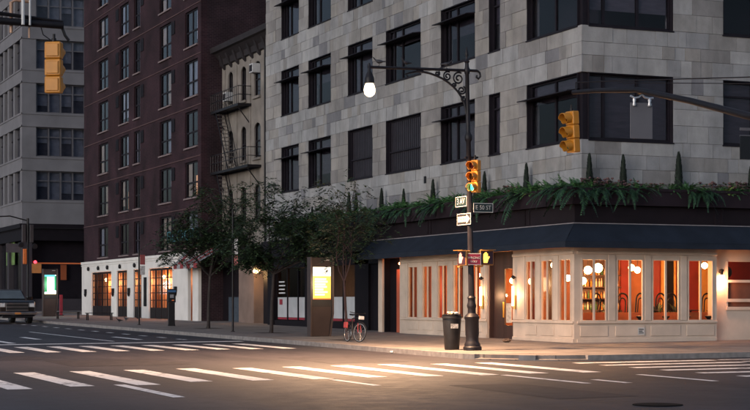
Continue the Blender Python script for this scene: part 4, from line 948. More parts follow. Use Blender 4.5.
def sedum_mesh():
    m = MB(); 
    for i in range(46):
        x, y = rp.gauss(0, .33), rp.gauss(0, .16); z = .28 + rp.uniform(-.1, .14); r_ = rp.uniform(.04, .075)
        m.lathe([(.004, z - .2), (.006, z - .03), (r_, z), (r_ * .8, z + .03), (.01, z + .045)], 6, (x, y, 0))
    m.lathe([(.01, -.02), (.4, 0), (.3, .1), (.02, .16)], 10); m.v = [(x, y * (.5 if z < .17 and abs(y) > .2 else 1), z) for x, y, z in m.v]
    return m.mesh('sedum')
sed = [sedum_mesh() for _ in range(2)]
for i, (x, y, sc, lb) in enumerate([(1.1, .25, 1.1, 'dusty pink sedum flowers by the corner cypress'), (1.9, .25, 1.0, 'dusty pink sedum flowers left of the middle side-street cypress'), (3.4, .25, .8, 'dusty pink sedum flowers below the corner window sill'), (6.4, .3, 1.1, 'dusty pink sedum flowers behind the lime tuft'), (7.4, .3, 1.1, 'dusty pink sedum flowers at the far right of the planter')]):
    plant('sedum', sed[i % 2], SEDUM, (x, y, 5.56), rp.uniform(-.2, .2), sc, lb, 'flowers', None)
for y, lb in ((5.2, 'dull pink sedum flowers beside the traffic light over the awning'), (8.2, 'dull pink sedum flowers left of the lamp post over the awning')):
    plant('sedum', sed[0], SEDUM, (.25, y, 5.6), R(90), 1.0, lb, 'flowers', None)
def cypress_mesh():
    m = MB()
    for i in range(900):
        t_ = rp.random() ** .8; z = t_ * 1.3; r_ = .155 * min(1, t_ * 6 + .35) * (1 - t_) ** .55 * rp.uniform(.75, 1.05); a = rp.uniform(0, 6.283)
        p = Vector((r_ * math.cos(a), r_ * math.sin(a), z)); o_ = Vector((math.cos(a), math.sin(a), 0)); tn = Vector((-math.sin(a), math.cos(a), 0)); L = rp.uniform(.06, .11); wd = rp.uniform(.012, .022)
        tip = p + o_ * .025 + Vector((0, 0, L)) + tn * rp.uniform(-.02, .02); m.quad(p - tn * wd, p + tn * wd, tip + tn * wd * .3, tip - tn * wd * .3)
    m.lathe([(.02, -.06), (.1, .1), (.11, .4), (.06, .9), (.008, 1.28)], 8)
    return m.mesh('cypress', fix=False)
cyp = cypress_mesh(); CYPM = ramp_random('cypress_green', [(.013, .021, .016), (.018, .028, .02), (.010, .016, .013)], .7, 2, .3, 0)
for loc, sc, lb in [((.4, 27.4, 5.56), .7, 'small clipped cypress far left, over the black shopfront'), ((.4, 22.4, 5.56), 1.05, 'clipped cypress above the info kiosk, second from left'), ((.4, 21.5, 5.56), .95, 'clipped cypress third from left over the black shopfront'), ((.4, 18.4, 5.56), 1.0, 'clipped cypress under the louvred window, left of the awning end'), ((.4, 15.9, 5.56), .85, 'short clipped cypress below the wide louvred window'),
                    ((.4, 12.8, 5.56), 1.02, 'clipped cypress right of the small wall vent'), ((.4, 7.9, 5.56), 1.0, 'clipped cypress just right of the lamp post signal'), ((.4, 4.35, 5.56), 1.05, 'clipped cypress under the left end of the corner window'), ((.85, .4, 5.56), 1.1, 'clipped cypress at the building corner behind the yellow signal'),
                    ((2.25, .4, 5.56), 1.1, 'clipped cypress right of the yellow signal under the corner window'), ((4.6, .4, 5.56), 1.25, 'tallest clipped cypress at the right end of the corner window'), ((7.75, .4, 5.56), .9, 'clipped cypress at the far right under the street sign')]:
    plant('cypress', cyp, CYPM, loc, rp.uniform(0, 6), sc * .9, lb, 'cypress', 'clipped cypresses in the planters')
# ================================================================== street trees
BARK = M('bark', (.03, .023, .022), .9, 0, .3, 8, .4); BARKR = M('reddish_bark', (.045, .025, .025), .85, 0, .3, 8, .4)
def street_tree(loc, label, H, blobs, nleaf, lean, rt, seed, leafsize, bare=False, trunk_h=2.6):
    rt_ = random.Random(seed); t = thing('street_tree', label, 'tree', loc, 0, 'young street trees in pavement pits')
    m = MB(); bk = BARKR if bare else BARK
    fork = Vector((lean[0], lean[1], trunk_h))
    m.tube([(0, 0, -.05), (.02, 0, .15), (lean[0] * .3, lean[1] * .3, trunk_h * .45), fork], [rt * 1.35, rt, rt * .85, rt * .7], 9)
    tips = []
    def limb(p, d, L, r_, dep):
        pts = [p]; n = 4
        for i in range(n):
            d = (d + Vector((rt_.uniform(-.22, .22), rt_.uniform(-.22, .22), rt_.uniform(-.08, .16)))).normalized(); p = p + d * L / n; pts.append(p)
        m.tube(pts, [r_ * (1 - .6 * i / n) for i in range(n + 1)], 6)
        tips.append((pts[-1], d)); tips.append((pts[2], d))
        if dep:
            for k in range(3 if dep > 1 else 2):
                a = rt_.uniform(0, 6.28); q = (d + Vector((math.cos(a), math.sin(a), rt_.uniform(-.1, .5))) * .75).normalized(); limb(pts[rt_.choice([2, 3, 4])], q, L * .62, r_ * .5, dep - 1)
    for bx, by, bz, br in blobs:
        tgt = Vector((bx, by, bz)); d = (tgt - fork); limb(fork, d.normalized(), d.length * .95, rt * .5, 2)
    m.build('trunk', bk, t, True)
    if bare: 
        lm = MB()
    else: lm = MB()
    def leaf(p, n_, s_):
        a = rt_.uniform(0, 6.28); u = Vector((math.cos(a), math.sin(a), rt_.uniform(-.5, .25))).normalized(); v = u.cross(Vector((rt_.uniform(-.5, .5), rt_.uniform(-.5, .5), 1))).normalized()
        lm.quad(p, p + u * s_ * .5 + v * s_ * .24, p + u * s_, p + u * s_ * .5 - v * s_ * .24)
    # sprays: small flat twigs of leaves spread through the crown
    nspray = nleaf // 14
    for i in range(nspray):
        if rt_.random() < .45 and tips:
            p, d = rt_.choice(tips); c = p + Vector((rt_.gauss(0, .22), rt_.gauss(0, .22), rt_.gauss(0, .15)))
        else:
            bx, by, bz, br = rt_.choices(blobs, [b[3] ** 2 for b in blobs])[0]
            while True:
                q = Vector((rt_.uniform(-1, 1), rt_.uniform(-1, 1), rt_.uniform(-1, 1)))
                if .25 < q.length < 1.12: break
            c = Vector((bx, by, bz)) + Vector((q.x * br, q.y * br, q.z * br * .62))
            if noise.noise(c * 1.3 + Vector((seed, 0, 0))) < .0: continue
        a = rt_.uniform(0, 6.28); d = Vector((math.cos(a), math.sin(a), rt_.uniform(-.55, .1))).normalized(); L = rt_.uniform(.3, .6); sd_ = d.cross(Vector((0, 0, 1))).normalized()
        for k in range(14):
            t_ = (k // 2 + 1) / 7; p = c + d * L * t_ + Vector((0, 0, -.12 * t_ * t_)); s_ = leafsize * rt_.uniform(.7, 1.2); u = (sd_ * (1 if k % 2 else -1) + d * .6 + Vector((0, 0, rt_.uniform(-.5, .2)))).normalized(); v = u.cross(Vector((rt_.uniform(-.4, .4), rt_.uniform(-.4, .4), 1))).normalized()
            lm.quad(p, p + u * s_ * .5 + v * s_ * .26, p + u * s_, p + u * s_ * .5 - v * s_ * .26)
    if lm.v: lm.build('crown', FOLI, t, fix=False)
    pit = MB(); pit.add([(x, y, G(loc[0] + x, loc[1] + y) - G(loc[0], loc[1]) + .006) for x, y in ((-.6, -.75), (.6, -.75), (.6, .75), (-.6, .75))], [(0, 1, 2, 3)]); pit.build('tree_pit_soil', M('soil2', (.05, .036, .03), .95, 0, .3, 6), t)
street_tree((-4.85, 28.15, SW(-4.85, 28.15)), 'dark leafy street tree on the left, in front of the striped awning', 7, [(-.9, .6, 4.3, 1.25), (.5, -.6, 4.6, 1.3), (-.2, .2, 5.6, 1.2), (-1.6, .3, 3.7, .9), (1.2, -.9, 3.6, 1.0), (1.5, -.3, 5.2, .9)], 26000, (.1, 0), .09, 3, .15)
street_tree((-4.96, 18.31, SW(-4.96, 18.31)), 'dark leafy street tree between the sign pole and the info kiosk', 7, [(-1.0, .4, 4.0, 1.2), (.8, -.2, 4.6, 1.3), (2.2, -.4, 4.8, 1.2), (0, 0, 5.2, 1.2), (-.5, 0, 3.2, .9), (1.6, -.5, 3.6, .9), (2.9, -.6, 4.3, .9)], 32000, (.12, 0), .085, 4, .15)
street_tree((-5.85, 7.05, SW(-5.85, 7.05)), 'thin reddish sapling with sparse leaves beside the bicycle', 6, [(-.9, .2, 4.0, .9), (.9, -.2, 4.3, .9), (-.3, .2, 4.9, 1.0), (.5, .1, 3.4, .6)], 4500, (-.1, 0), .06, 9, .14, True, 2.2)

# ================================================================== street lamp with its signs and signals
LX, LY = -6.4, -4.91; LZ = SW(LX, LY)
lampt = thing('street_lamp', 'ornate black iron street lamp with scrolled bracket and glowing bulb on the corner', 'street lamp', (LX, LY, LZ))
lampt.rotation_euler = (0, R(-1.25), 0)
IRON = M('lamp_iron', (.0085, .007, .010), .5, 0, .3, 5, .15, spec=.3)
MB().lathe([(.27, 0), (.29, .02), (.29, .1), (.25, .14), (.25, .2), (.215, .26), (.2, .32), (.2, .42), (.215, .5), (.215, .95), (.235, .99), (.24, 1.05), (.2, 1.1), (.13, 1.16), (.125, 1.3), (.14, 1.34), (.15, 1.4), (.12, 1.5), (.115, 1.6), (.135, 1.64), (.1, 1.7)], 16).build('base', IRON, lampt, True)
MB().lathe([(.1, 1.701), (.088, 4.5), (.08, 6.5), (.12, 6.55), (.13, 6.68), (.09, 6.75), (.075, 6.8), (.065, 8.6), (.09, 8.63), (.1, 8.75), (.07, 8.82), (.06, 8.95)], 16, flute=.06).build('shaft', IRON, lampt, True)
MB().lathe([(.06, 8.951), (.09, 9.0), (.05, 9.05), (.035, 9.15), (.06, 9.2), (.05, 9.27), (.012, 9.45)], 10).build('finial', IRON, lampt, True)
ar = MB(); AZ = 8.72
ar.tube([(.35, 0, AZ + .0), (-3.35, 0, AZ)], .045, 8)
ar.tube([(.35, 0, AZ), (.44, 0, AZ - .06), (.46, 0, AZ - .17), (.39, 0, AZ - .25), (.32, 0, AZ - .2), (.34, 0, AZ - .14)], .035, 7)
ar.tube([(-1.5, 0, AZ - .05), (-1.9, 0, AZ - .12), (-2.1, 0, AZ - .18), (-2.02, 0, AZ - .25)], .028, 6)
br_pts = [(-.06, 0, AZ - 1.35)] + [(-.06 - 1.75 * (1 - math.cos(R(t_))) , 0, AZ - 1.35 + 1.28 * math.sin(R(t_))) for t_ in range(8, 91, 8)]
ar.tube(br_pts, .035, 7); ar.build('arm', IRON, lampt, True)
def scroll(cx, cz, r0, turns, sgn, a0):
    pts = []
    n = int(18 * turns)
    for i in range(n + 1):
        a = a0 + sgn * 2 * math.pi * turns * i / n; r_ = r0 * (1 - .78 * i / n); pts.append((cx + r_ * math.cos(a), 0, cz + r_ * math.sin(a)))
    return MB().tube(pts, .028, 6)
for cx, cz, r0, sg_ in ((-.30, AZ - .26, .2, 1), (-.2, AZ - .62, .14, -1), (-.68, AZ - .2, .15, 1), (-.14, AZ - .9, .085, 1), (-1.02, AZ - .13, .08, -1), (-.46, AZ - .46, .07, -1)):
    scroll(cx, cz, r0, 1.6, sg_, R(60)).build('scroll', IRON, lampt, True)
MB().lathe([(.03, .12), (.05, .05), (.05, -.12), (.1, -.2), (.13, -.3), (.15, -.34), (.15, -.48), (.12, -.5)], 14, (-3.3, 0, AZ)).build('lamp_hood', IRON, lampt, True)
MB().lathe([(.12, -.5), (.155, -.58), (.18, -.7), (.155, -.82), (.08, -.89), (.01, -.91)], 18, (-3.3, 0, AZ)).build('bulb', emis('street_bulb', (1, .8, .52), 2.2), lampt, True)
bl_ = down_lamp('bulb_light', lampt, (-3.3, 0, AZ - 1.02), (1, .60, .34), 14500, .25, R(158)); bl_.rotation_euler = (0, R(9), 0)
def bird(name, loc, rz, label, sc=1):
    m = MB(); pr = [(.004, -.19), (.018, -.17), (.022, -.1), (.05, -.04), (.062, .03), (.05, .09), (.03, .12), (.03, .14), (.034, .17), (.02, .2), (.006, .205), (.003, .23)]
    n = 10; o = 0
    for (r_, y) in pr:
        lift = max(0, y - .06) * .55 + (max(0, y - .1) * .5)
        for k in range(n): a = 2 * math.pi * k / n; m.v.append((r_ * math.cos(a), y, .13 + r_ * math.sin(a) + lift))
    for i in range(len(pr) - 1):
        for k in range(n): m.f.append((i * n + k, i * n + (k + 1) % n, (i + 1) * n + (k + 1) % n, (i + 1) * n + k))
    m.f.append(tuple(range(n))); m.f.append(tuple((len(pr) - 1) * n + k for k in range(n)))
    for s_ in (-1, 1): m.tube([(s_ * .02, .01, .09), (s_ * .022, .015, .003)], .006, 5); m.tube([(s_ * .022, .015, .004), (s_ * .022, .05, .004)], .005, 4)
    b = m.build(name, M('pigeon_grey', (.02, .02, .026), .6, 0, .5, 12), None, True); b.location = loc; b.rotation_euler = (0, 0, rz); b.scale = (sc,) * 3
    return tag(b, label, 'bird', 'pigeons')
import mathutils
LMX = Matrix.Translation((LX, LY, LZ)) @ Matrix.Rotation(R(-1.25), 4, 'Y')
def onlamp(x, y, z): return LMX @ Vector((x, y, z))
for x, rz, lb in ((-2.05, R(100), 'dark pigeon perched on the middle of the lamp arm'), (-.72, R(250), 'dark pigeon perched on the lamp arm nearest the post'), (-2.95, R(60), 'dark pigeon perched on the lamp arm near the bulb')):
    bird('pigeon', onlamp(x, 0, AZ + .045), rz, lb, 1.0)
for x, y, rz, lb in ((-3.3, 50.6, R(30), 'pigeon on the pavement in front of the white arcade, middle one'), (-5.0, 45.5, R(100), 'pigeon nearest the kerb by the left sign pole'), (-1.9, 53, R(-70), 'pigeon on the pavement nearest the arcade doors')):
    bird('pigeon', (x, y, SW(x, y)), rz, lb, 1.1)

# traffic signal heads
LENS = {'red': (.9, .05, .03), 'amber': (1, .4, .03), 'green': (.05, .9, .5)}
def signal(loc, rz, label, lit='green', back=False, sc=1.0, tilt=0):
    t = thing('traffic_signal', label, 'traffic light', loc, rz, 'yellow traffic signal heads'); t.scale = (sc,) * 3; t.rotation_euler = (tilt, 0, rz)
    for i, c in enumerate(('red', 'amber', 'green')):
        z = .71 - i * .355
        h = MB().box(-.17, .17, -.09, .11, z - .172, z + .172).build('section', AMBER, t, bevel=.02)
        MB().box(-.13, .13, .111, .135, z - .13, z + .13).build('door_panel', AMBER, h, bevel=.01)
        v = MB(); n = 14; vs = []
        for k in range(n + 1):
            a = R(-60 + 300 * k / n); ln = .24 if math.sin(a) > -.2 else .16
            x, zz = .145 * math.cos(a), .145 * math.sin(a); vs += [(x, -.09, z + zz), (x, -.09 - ln, z + zz - .02)]
        for k in range(n + 1):
            a = R(-60 + 300 * k / n); ln = .24 if math.sin(a) > -.2 else .16
            x, zz = .137 * math.cos(a), .137 * math.sin(a); vs += [(x, -.09, z + zz), (x, -.09 - ln, z + zz - .02)]
        o2 = 2 * (n + 1); v.add(vs, [(2 * k, 2 * k + 1, 2 * k + 3, 2 * k + 2) for k in range(n)] + [(o2 + 2 * k, o2 + 2 * k + 2, o2 + 2 * k + 3, o2 + 2 * k + 1) for k in range(n)] + [(2 * k + 1, o2 + 2 * k + 1, o2 + 2 * k + 3, 2 * k + 3) for k in range(n)])
        v.build('visor', AMBER, h, True)
        mt = emis('lens_' + c + '_lit', LENS[c], 2.5) if c == lit else M('lens_' + c, tuple(q * .06 + .004 for q in LENS[c]), .2)
        MB().lathe([(.125, -.001), (.12, -.02), (.07, -.035), (.005, -.04)], 16, (0, -.09, z), 'y').build('lens', mt, h, True)
    MB().lathe([(.05, .882), (.05, .96), (.03, .97), (.03, 1.05)], 10).build('hanger', BLACK, t, True)
    return t
# head on the lamp post, facing down the avenue
p = onlamp(.14, -.12, 5.08); signal(tuple(p), R(-62), 'yellow traffic light showing green on the ornate lamp post', 'green', sc=.95)
cl = MB(); cl.box(-.14, .3, -.06, .0, 5.98, 6.04); cl.box(-.14, .3, -.06, .0, 5.02, 5.07); cl.build('signal_bracket', IRON, lampt)
# sign plates on the post
WHITEP, BLACKP = M('sign_white', (.42, .42, .41), .5), M('sign_black', (.02, .02, .022), .5)
GREENP = M('sign_dark_green', (.007, .018, .02), .5)
def plate(name, label, cat, lp, rot, w_, h_, face, border, group=None):
    t = thing(name, label, cat, tuple(onlamp(*lp)), 0, group); t.rotation_euler = rot
    MB().box(-w_ / 2, w_ / 2, -.006, .006, -h_ / 2, h_ / 2).build('plate', border, t)
    MB().box(-w_ / 2 + .02, w_ / 2 - .02, -.009, -.0062, -h_ / 2 + .02, h_ / 2 - .02).build('panel', face, t)
    return t
t = plate('street_sign', 'small green avenue sign turned sideways at the top of the lamp post', 'sign', (-.09, .42, 4.66), (0, 0, R(-90)), .8, .32, GREENP, WHITEP, 'street name signs on the lamp post')
text('lettering', '3 AV', .27, WHITEP, t, (0, -.012, 0), (R(90), 0, 0))
t = plate('street_sign', 'white bordered E 50 ST street sign right of the lamp post', 'sign', (.42, -.1, 4.44), (0, 0, 0), .68, .29, GREENP, WHITEP, 'street name signs on the lamp post')
text('lettering', 'E 50 ST', .19, WHITEP, t, (0, -.012, 0), (R(90), 0, 0), sx=.92)
t = plate('one_way_sign', 'black and white ONE WAY arrow sign on the lamp post', 'sign', (-.11, .2, 4.1), (0, 0, R(-90)), .98, .36, BLACKP, WHITEP)
ap = [(-.42, -.085), (.2, -.085), (.2, -.15), (.44, 0), (.2, .15), (.2, .085), (-.42, .085)]
MB().prism(ap, -.012, -.0095, 'xz').build('arrow', WHITEP, t)
text('lettering', 'ONE WAY', .13, BLACKP, t, (-.06, -.0135, 0), (R(90), 0, 0), sx=.95)
t = plate('wrong_way_sign', 'dark red WRONG WAY sign strapped across the lamp post', 'sign', (.03, -.16, 2.84), (0, 0, R(-12)), .46, .36, M('sign_maroon', (.16, .012, .035), .5), WHITEP)
text('lettering', 'WRONG', .1, WHITEP, t, (0, -.012, .04), (R(90), 0, 0)); text('lettering', 'WAY', .1, WHITEP, t, (0, -.012, -.08), (R(90), 0, 0))
# pedestrian signals with the raised hand
def hand_poly():
    return [(-.07, -.16), (.06, -.16), (.09, -.06), (.14, .02), (.12, .05), (.09, .03), (.075, .0), (.075, .13), (.05, .135), (.04, .04), (.033, .17), (.005, .175), (.0, .05), (-.008, .165), (-.035, .16), (-.04, .04), (-.05, .13), (-.075, .12), (-.08, -.02)]
def pedsig(lp, rz, label, col, st):
    t = thing('pedestrian_signal', label, 'crossing signal', tuple(onlamp(*lp)), rz, 'pedestrian signals on the lamp post')
    MB().box(-.235, .235, -.05, .13, -.235, .235).build('housing', M('ped_housing', (.22, .10, .025), .5), t, bevel=.015)
    MB().box(-.205, .205, -.058, -.051, -.2, .2).build('face', M('ped_face', (.025, .012, .022), .3), t)
    MB().prism([(x - .05, z) for x, z in hand_poly()], -.064, -.0585, 'xz').build('hand_symbol', emis('hand_%.2f' % col[1], col, st), t)
    MB().box(-.24, .24, -.2, -.051, .236, .25).build('hood', M('ped_hood', (.3, .14, .03), .5), t)
    MB().tube([(-.1, .05, -.236), (-.1, .05, -.27), (-.35, .05, -.27)], .022, 6).build('mount', M('ped_hood', (.3, .14, .03), .5), t)
pedsig((.5, -.08, 2.88), 0, 'pedestrian signal with a lit orange hand right of the red sign', (1, .5, .07), 1.8)
pedsig((-.22, .1, 2.88), R(-80), 'pedestrian signal seen edge-on left of the red sign', (1, .3, .2), 1.6)

# ---- litter bin
bn = thing('litter_bin', 'black bag-lined litter bin overflowing beside the lamp base', 'bin', (-6.75, -4.15, SW(-6.75, -4.15)))
MB().lathe([(.22, 0), (.235, .03), (.3, .98), (.325, 1.0), (.325, 1.06), (.29, 1.06)], 22).build('drum', M('bin_black', (.013, .013, .015), .5, .1, .3, 5), bn, True)
bg_ = MB(); bg_.lathe([(.27, .97), (.3, 1.065), (.31, 1.1), (.26, 1.12), (.15, 1.08), (.01, 1.06)], 22); bg_.v = [(x + rp.uniform(-.012, .012), y + rp.uniform(-.012, .012), z + rp.uniform(-.02, .02)) for x, y, z in bg_.v]; bg_.build('bag', M('bin_bag', (.01, .01, .011), .25), bn, True)
for i in range(7):
    q = MB(); q.ball((rp.uniform(-.16, .16), rp.uniform(-.16, .16), 1.12 + rp.uniform(0, .04)), rp.uniform(.05, .08), 7, 5, (1.2, .9, .6)); q.v = [(x + rp.uniform(-.02, .02), y + rp.uniform(-.02, .02), z + rp.uniform(-.01, .02)) for x, y, z in q.v]; q.build('rubbish', [WHITEP, M('brown_paper', (.25, .18, .12), .8)][i % 2], bn)
q = MB().box(-.12, .12, -.318, -.305, .68, .82).build('sticker', M('bin_sticker', (.3, .3, .3), .6, 0, .8, 25), bn); q.rotation_euler = (0, 0, R(-10))

# ---- advertising kiosks
def kiosk(loc, rz, label, W, H, scr, light):
    t = thing('info_kiosk', label, 'kiosk', loc, rz, 'illuminated pavement kiosks')
    KB = M('kiosk_bronze', (.04, .027, .026), .5, .1, .15, 2); KR = M('kiosk_rail', (.06, .044, .042), .45, .2, .15, 2)
    h = W / 2
    MB().prism([(-h, 0), (h - .14, 0), (h - .0, .95), (h, H - .06), (h - .02, H - .06), (h - .02, H), (-h, H)], -.12, .14, 'xz').build('body', M('kiosk_black', (.016, .014, .016), .35), t)
    MB().prism([(-h - .06, 0), (-h, 0), (-h, H + .02), (-h - .06, H + .02)], -.17, .19, 'xz').build('side_rail', KR, t)
    MB().prism([(h - .14, 0), (h - .06, 0), (h + .07, .95), (h + .07, H + .02), (h + .002, H + .02), (h + .002, .95)], -.17, .19, 'xz').build('side_rail', KR, t)
    MB().prism([(-h + .01, .02), (h - .16, .02), (h - .06, .93), (h - .04, H * .375), (-h + .01, H * .375)], -.135, -.121, 'xz').build('lower_panel', KB, t)
    z0, z1 = H * .47, H * .88
    s_ = MB().box(-h + .06, h - .06, -.128, -.121, z0, z1).build('screen', emis('screen_' + scr, (1, .9, .72) if scr == 'warm' else (.75, 1, .92), 1.0), t)
    def blk(x0, x1, a, b, col, st, d=.002): MB().box(-h + .06 + (2 * h - .12) * x0, -h + .06 + (2 * h - .12) * x1, -.1285 - d, -.1281, z0 + (z1 - z0) * a, z0 + (z1 - z0) * b).build('screen_block', emis('blk%s%.2f%.2f%.2f' % (scr, *col), col, st), s_)
    if scr == 'warm':
        blk(0, 1, .0, .72, (1, .55, .1), .62)
        for i, (a, w_) in enumerate(((.6, .8), (.52, .9), (.44, .75), (.36, .85), (.28, .6), (.2, .9), (.12, .7))): blk(.1, .1 + w_ * .8, a, a + .055, (1, .85, .6), .8, .004)
        blk(.78, .88, .84, .88, (.5, .5, .5), .6, .004); blk(.0, 1, .0, .035, (.6, .16, .03), .7, .006)
    else:
        blk(0, .22, .12, .9, (.02, .25, .08), .6); blk(.85, 1, .2, .95, (.02, .3, .12), .5); blk(.0, .9, .9, 1, (.1, .45, .5), .8, .004); blk(.3, .9, .02, .14, (.3, .7, 1), 1.4, .004); blk(0, 1, 0, .02, (.8, .6, .15), 1, .005)
    MB().box(-h + .02, h - .02, -.126, -.1205, H * .385, H * .46).build('black_band', BLACKP, t)
    MB().box(h - .35, h - .12, -.14, -.121, H - .12, H - .08).build('camera_bar', M('kiosk_trim', (.25, .25, .26), .4), t)
    lamp('screen_light', t, (0, -.75, (z0 + z1) / 2), light, 35, .3)
kiosk((-4.98, 12.1, SW(-5, 12.1)), R(4), 'tall bronze info kiosk with a bright yellow screen by the sapling', .92, 3.22, 'warm', (1, .75, .45))
kiosk((-3.75, 71.5, SW(-3.75, 71.5)), R(2), 'distant info kiosk with a white and green screen near the side street', .98, 3.5, 'cool', (.8, 1, .9))

# ---- bicycle at the sapling
bk = thing('bicycle', 'red and black bicycle leaning by the sapling at the kerb', 'bicycle', (-6.62, 4.5, SW(-6.62, 4.5)), R(168))
bk.rotation_euler = (R(0), R(-5), R(182)); bk.scale = (1.0,) * 3
TY = M('tyre', (.012, .012, .013), .8); RIMM = M('alloy', (.45, .45, .46), .3, .8); REDP = M('red_enamel', (.3, .02, .03), .35); 
for y, nm, st in ((.52, 'wheel', R(18)), (-.52, 'wheel', 0)):
    wh = MB().torus((0, 0, 0), .335, .02).build(nm, TY, bk, True); wh.location = (0, y, .355); wh.rotation_euler = (0, 0, st)
    MB().torus((0, 0, 0), .31, .012, 28, 5).build('rim', RIMM, wh, True); MB().lathe([(.025, -.05), (.025, .05)], 10, axis='x').build('hub', RIMM, wh)
    sp = MB()
    for k in range(14): a = 2 * math.pi * k / 14; sp.tube([(.02 * (-1) ** k, 0, 0), (0, .31 * math.cos(a), .31 * math.sin(a))], .0025, 3)
    sp.build('spokes', RIMM, wh)
    fn = MB(); pts = [(0, .375 * math.cos(R(t_)), .375 * math.sin(R(t_))) for t_ in range(20, 171, 15)]; fn.tube(pts, .022, 6); fn.build('mudguard', BLACK, wh, True)
fr = MB(); A_, B_, C_, D_ = (0, -.1, .3), (0, -.22, .86), (0, .36, .9), (0, .4, .72)
for a, b in ((A_, B_), (A_, D_), (B_, C_)): fr.tube([a, b], .02, 8)
for s_ in (-1, 1): fr.tube([(s_ * .03, -.12, .3), (s_ * .06, -.52, .355)], .011, 6); fr.tube([(s_ * .02, -.2, .8), (s_ * .06, -.52, .355)], .01, 6)
fr.tube([(0, .34, .98), (0, .41, .68)], .024, 8); fr.build('frame', BLACK, bk, True)
fk = MB(); 
for s_ in (-1, 1): fk.tube([(s_ * .04, .41, .7), (s_ * .06, .46, .5), (s_ * .06, .52, .355)], .013, 6)
fk.build('fork', REDP, bk, True)
MB().tube([(-.3, .2, 1.08), (-.24, .3, 1.06), (-.05, .36, 1.03), (.05, .36, 1.03), (.24, .3, 1.06), (.3, .2, 1.08)], .014, 7).build('handlebar', BLACK, bk, True)
MB().tube([(0, .34, .98), (0, .36, 1.03)], .018, 6).build('stem', BLACK, bk)
MB().add([(-.02, .06, .98), (.02, .06, .98), (.02, .06, 1.02), (-.02, .06, 1.02), (-.08, -.34, .97), (.08, -.34, .97), (.09, -.34, 1.03), (-.09, -.34, 1.03)], [(0, 1, 2, 3), (4, 5, 6, 7), (0, 1, 5, 4), (1, 2, 6, 5), (2, 3, 7, 6), (3, 0, 4, 7)]).build('saddle', BLACK, bk, bevel=.015)
MB().tube([(0, -.22, .86), (0, -.25, .98)], .014, 6).build('seat_post', RIMM, bk)
MB().lathe([(.09, -.006), (.09, .006)], 16, (.06, -.1, .3), 'x').build('chainring', RIMM, bk)
cr_ = MB().tube([(.07, -.1, .3), (.08, -.02, .16)], .012, 6); cr_.tube([(-.07, -.1, .3), (-.08, -.18, .44)], .012, 6); cr_.box(.06, .16, -.06, .02, .145, .17); cr_.box(-.16, -.06, -.22, -.14, .43, .455); cr_.build('crank', BLACK, bk)
MB().box(-.1, .1, .52, .62, .82, .95).build('front_lamp_box', M('reflector_white', (.5, .5, .5), .3), bk, bevel=.02)
MB().box(.08, .14, -.66, -.36, .5, .72).build('pannier', M('pannier_red', (.35, .05, .05), .7), bk, bevel=.02)

# ---- sign poles, parking meter, benches, hydrant-like red post
def pole(x, y, h, label, signs):
    t = thing('sign_pole', label, 'sign pole', (x, y, SW(x, y)), 0, 'thin pavement sign poles')
    MB().lathe([(.1, 0), (.1, .02), (.05, .04), (.045, h)], 10).build('post', BLACK, t, True)
    for (z, w_, hh, dx, mt, rz) in signs:
        q = MB().box(-w_ / 2, w_ / 2, -.012, .0, -hh / 2, hh / 2).build('sign_plate', mt, t); q.location = (dx, -.055, z); q.rotation_euler = (0, 0, rz)
PARKW, PARKR = M('parking_white', (.4, .38, .38), .6, 0, .5, 9), M('parking_red', (.25, .06, .06), .6)
pole(-5.73, 38.2, 4.1, 'thin black pole with a stacked parking sign before the white arcade', [(3.6, .28, .55, .18, PARKR, 0), (3.02, .28, .5, .18, PARKW, 0)])
pole(-5.8, 21.2, 5.6, 'tall thin black pole with a narrow sign between the two leafy trees', [(3.9, .22, .7, .12, PARKW, R(-40)), (3.25, .22, .45, .12, PARKR, R(-40))])
mt_ = thing('parking_meter', 'dark parking pay station with a blue band before the white arcade', 'parking meter', (-4.85, 34.8, SW(-4.85, 34.8)), R(-10))
MB().prism([(-.2, 0), (.2, 0), (.17, .15), (.17, 1.25), (-.17, 1.25), (-.17, .15)], -.15, .15, 'xz').build('pedestal', BLACK, mt_, bevel=.015)
hd = MB().box(-.21, .21, -.19, .19, 1.252, 1.98).build('head', BLACK, mt_, bevel=.03); MB().box(-.215, .215, -.196, -.191, 1.8, 1.92).build('blue_band', M('blue_band', (.03, .09, .2), .5), hd); MB().box(-.1, .1, -.2, -.192, 1.5, 1.68).build('display', M('meter_display', (.2, .2, .22), .2), hd)
MB().box(.0, .12, -.2, -.192, 1.34, 1.4).build('card_slot', M('slot_orange', (.6, .15, .05), .5), hd)
def bench(x, y, L, label):
    t = thing('bench', label, 'bench', (x, y, SW(x, y)), 0, 'low black slatted benches')
    for i in range(4): MB().box(-L / 2, L / 2, -.24 + i * .125, -.135 + i * .125, .44, .48).build('slat', BLACK, t)
    for sx in (-1, 1):
        for sy in (-1, 1): MB().box(sx * (L / 2 - .1) - .03, sx * (L / 2 - .1) + .03, sy * .2 - .03, sy * .2 + .03, 0, .439).build('leg', BLACK, t)
        MB().box(sx * (L / 2 - .1) - .025, sx * (L / 2 - .1) + .025, -.17, .17, .36, .41).build('stretcher', BLACK, t)
bench(-4.8, 60.5, 1.6, 'low black bench left, beside the distant kiosk'); bench(-4.2, 54, 1.75, 'low black bench right, in front of the first arcade door')
rp_ = thing('red_post', 'slim dark red advertising post beside the distant kiosk', 'post', (-2.04, 75.6, SW(-2.04, 75.6))); MB().box(-.12, .12, -.06, .06, 0, 1.6).build('panel', M('dark_red', (.2, .02, .04), .6), rp_, bevel=.02); MB().box(-.2, .2, -.12, .12, 0, .05).build('foot', BLACK, rp_)
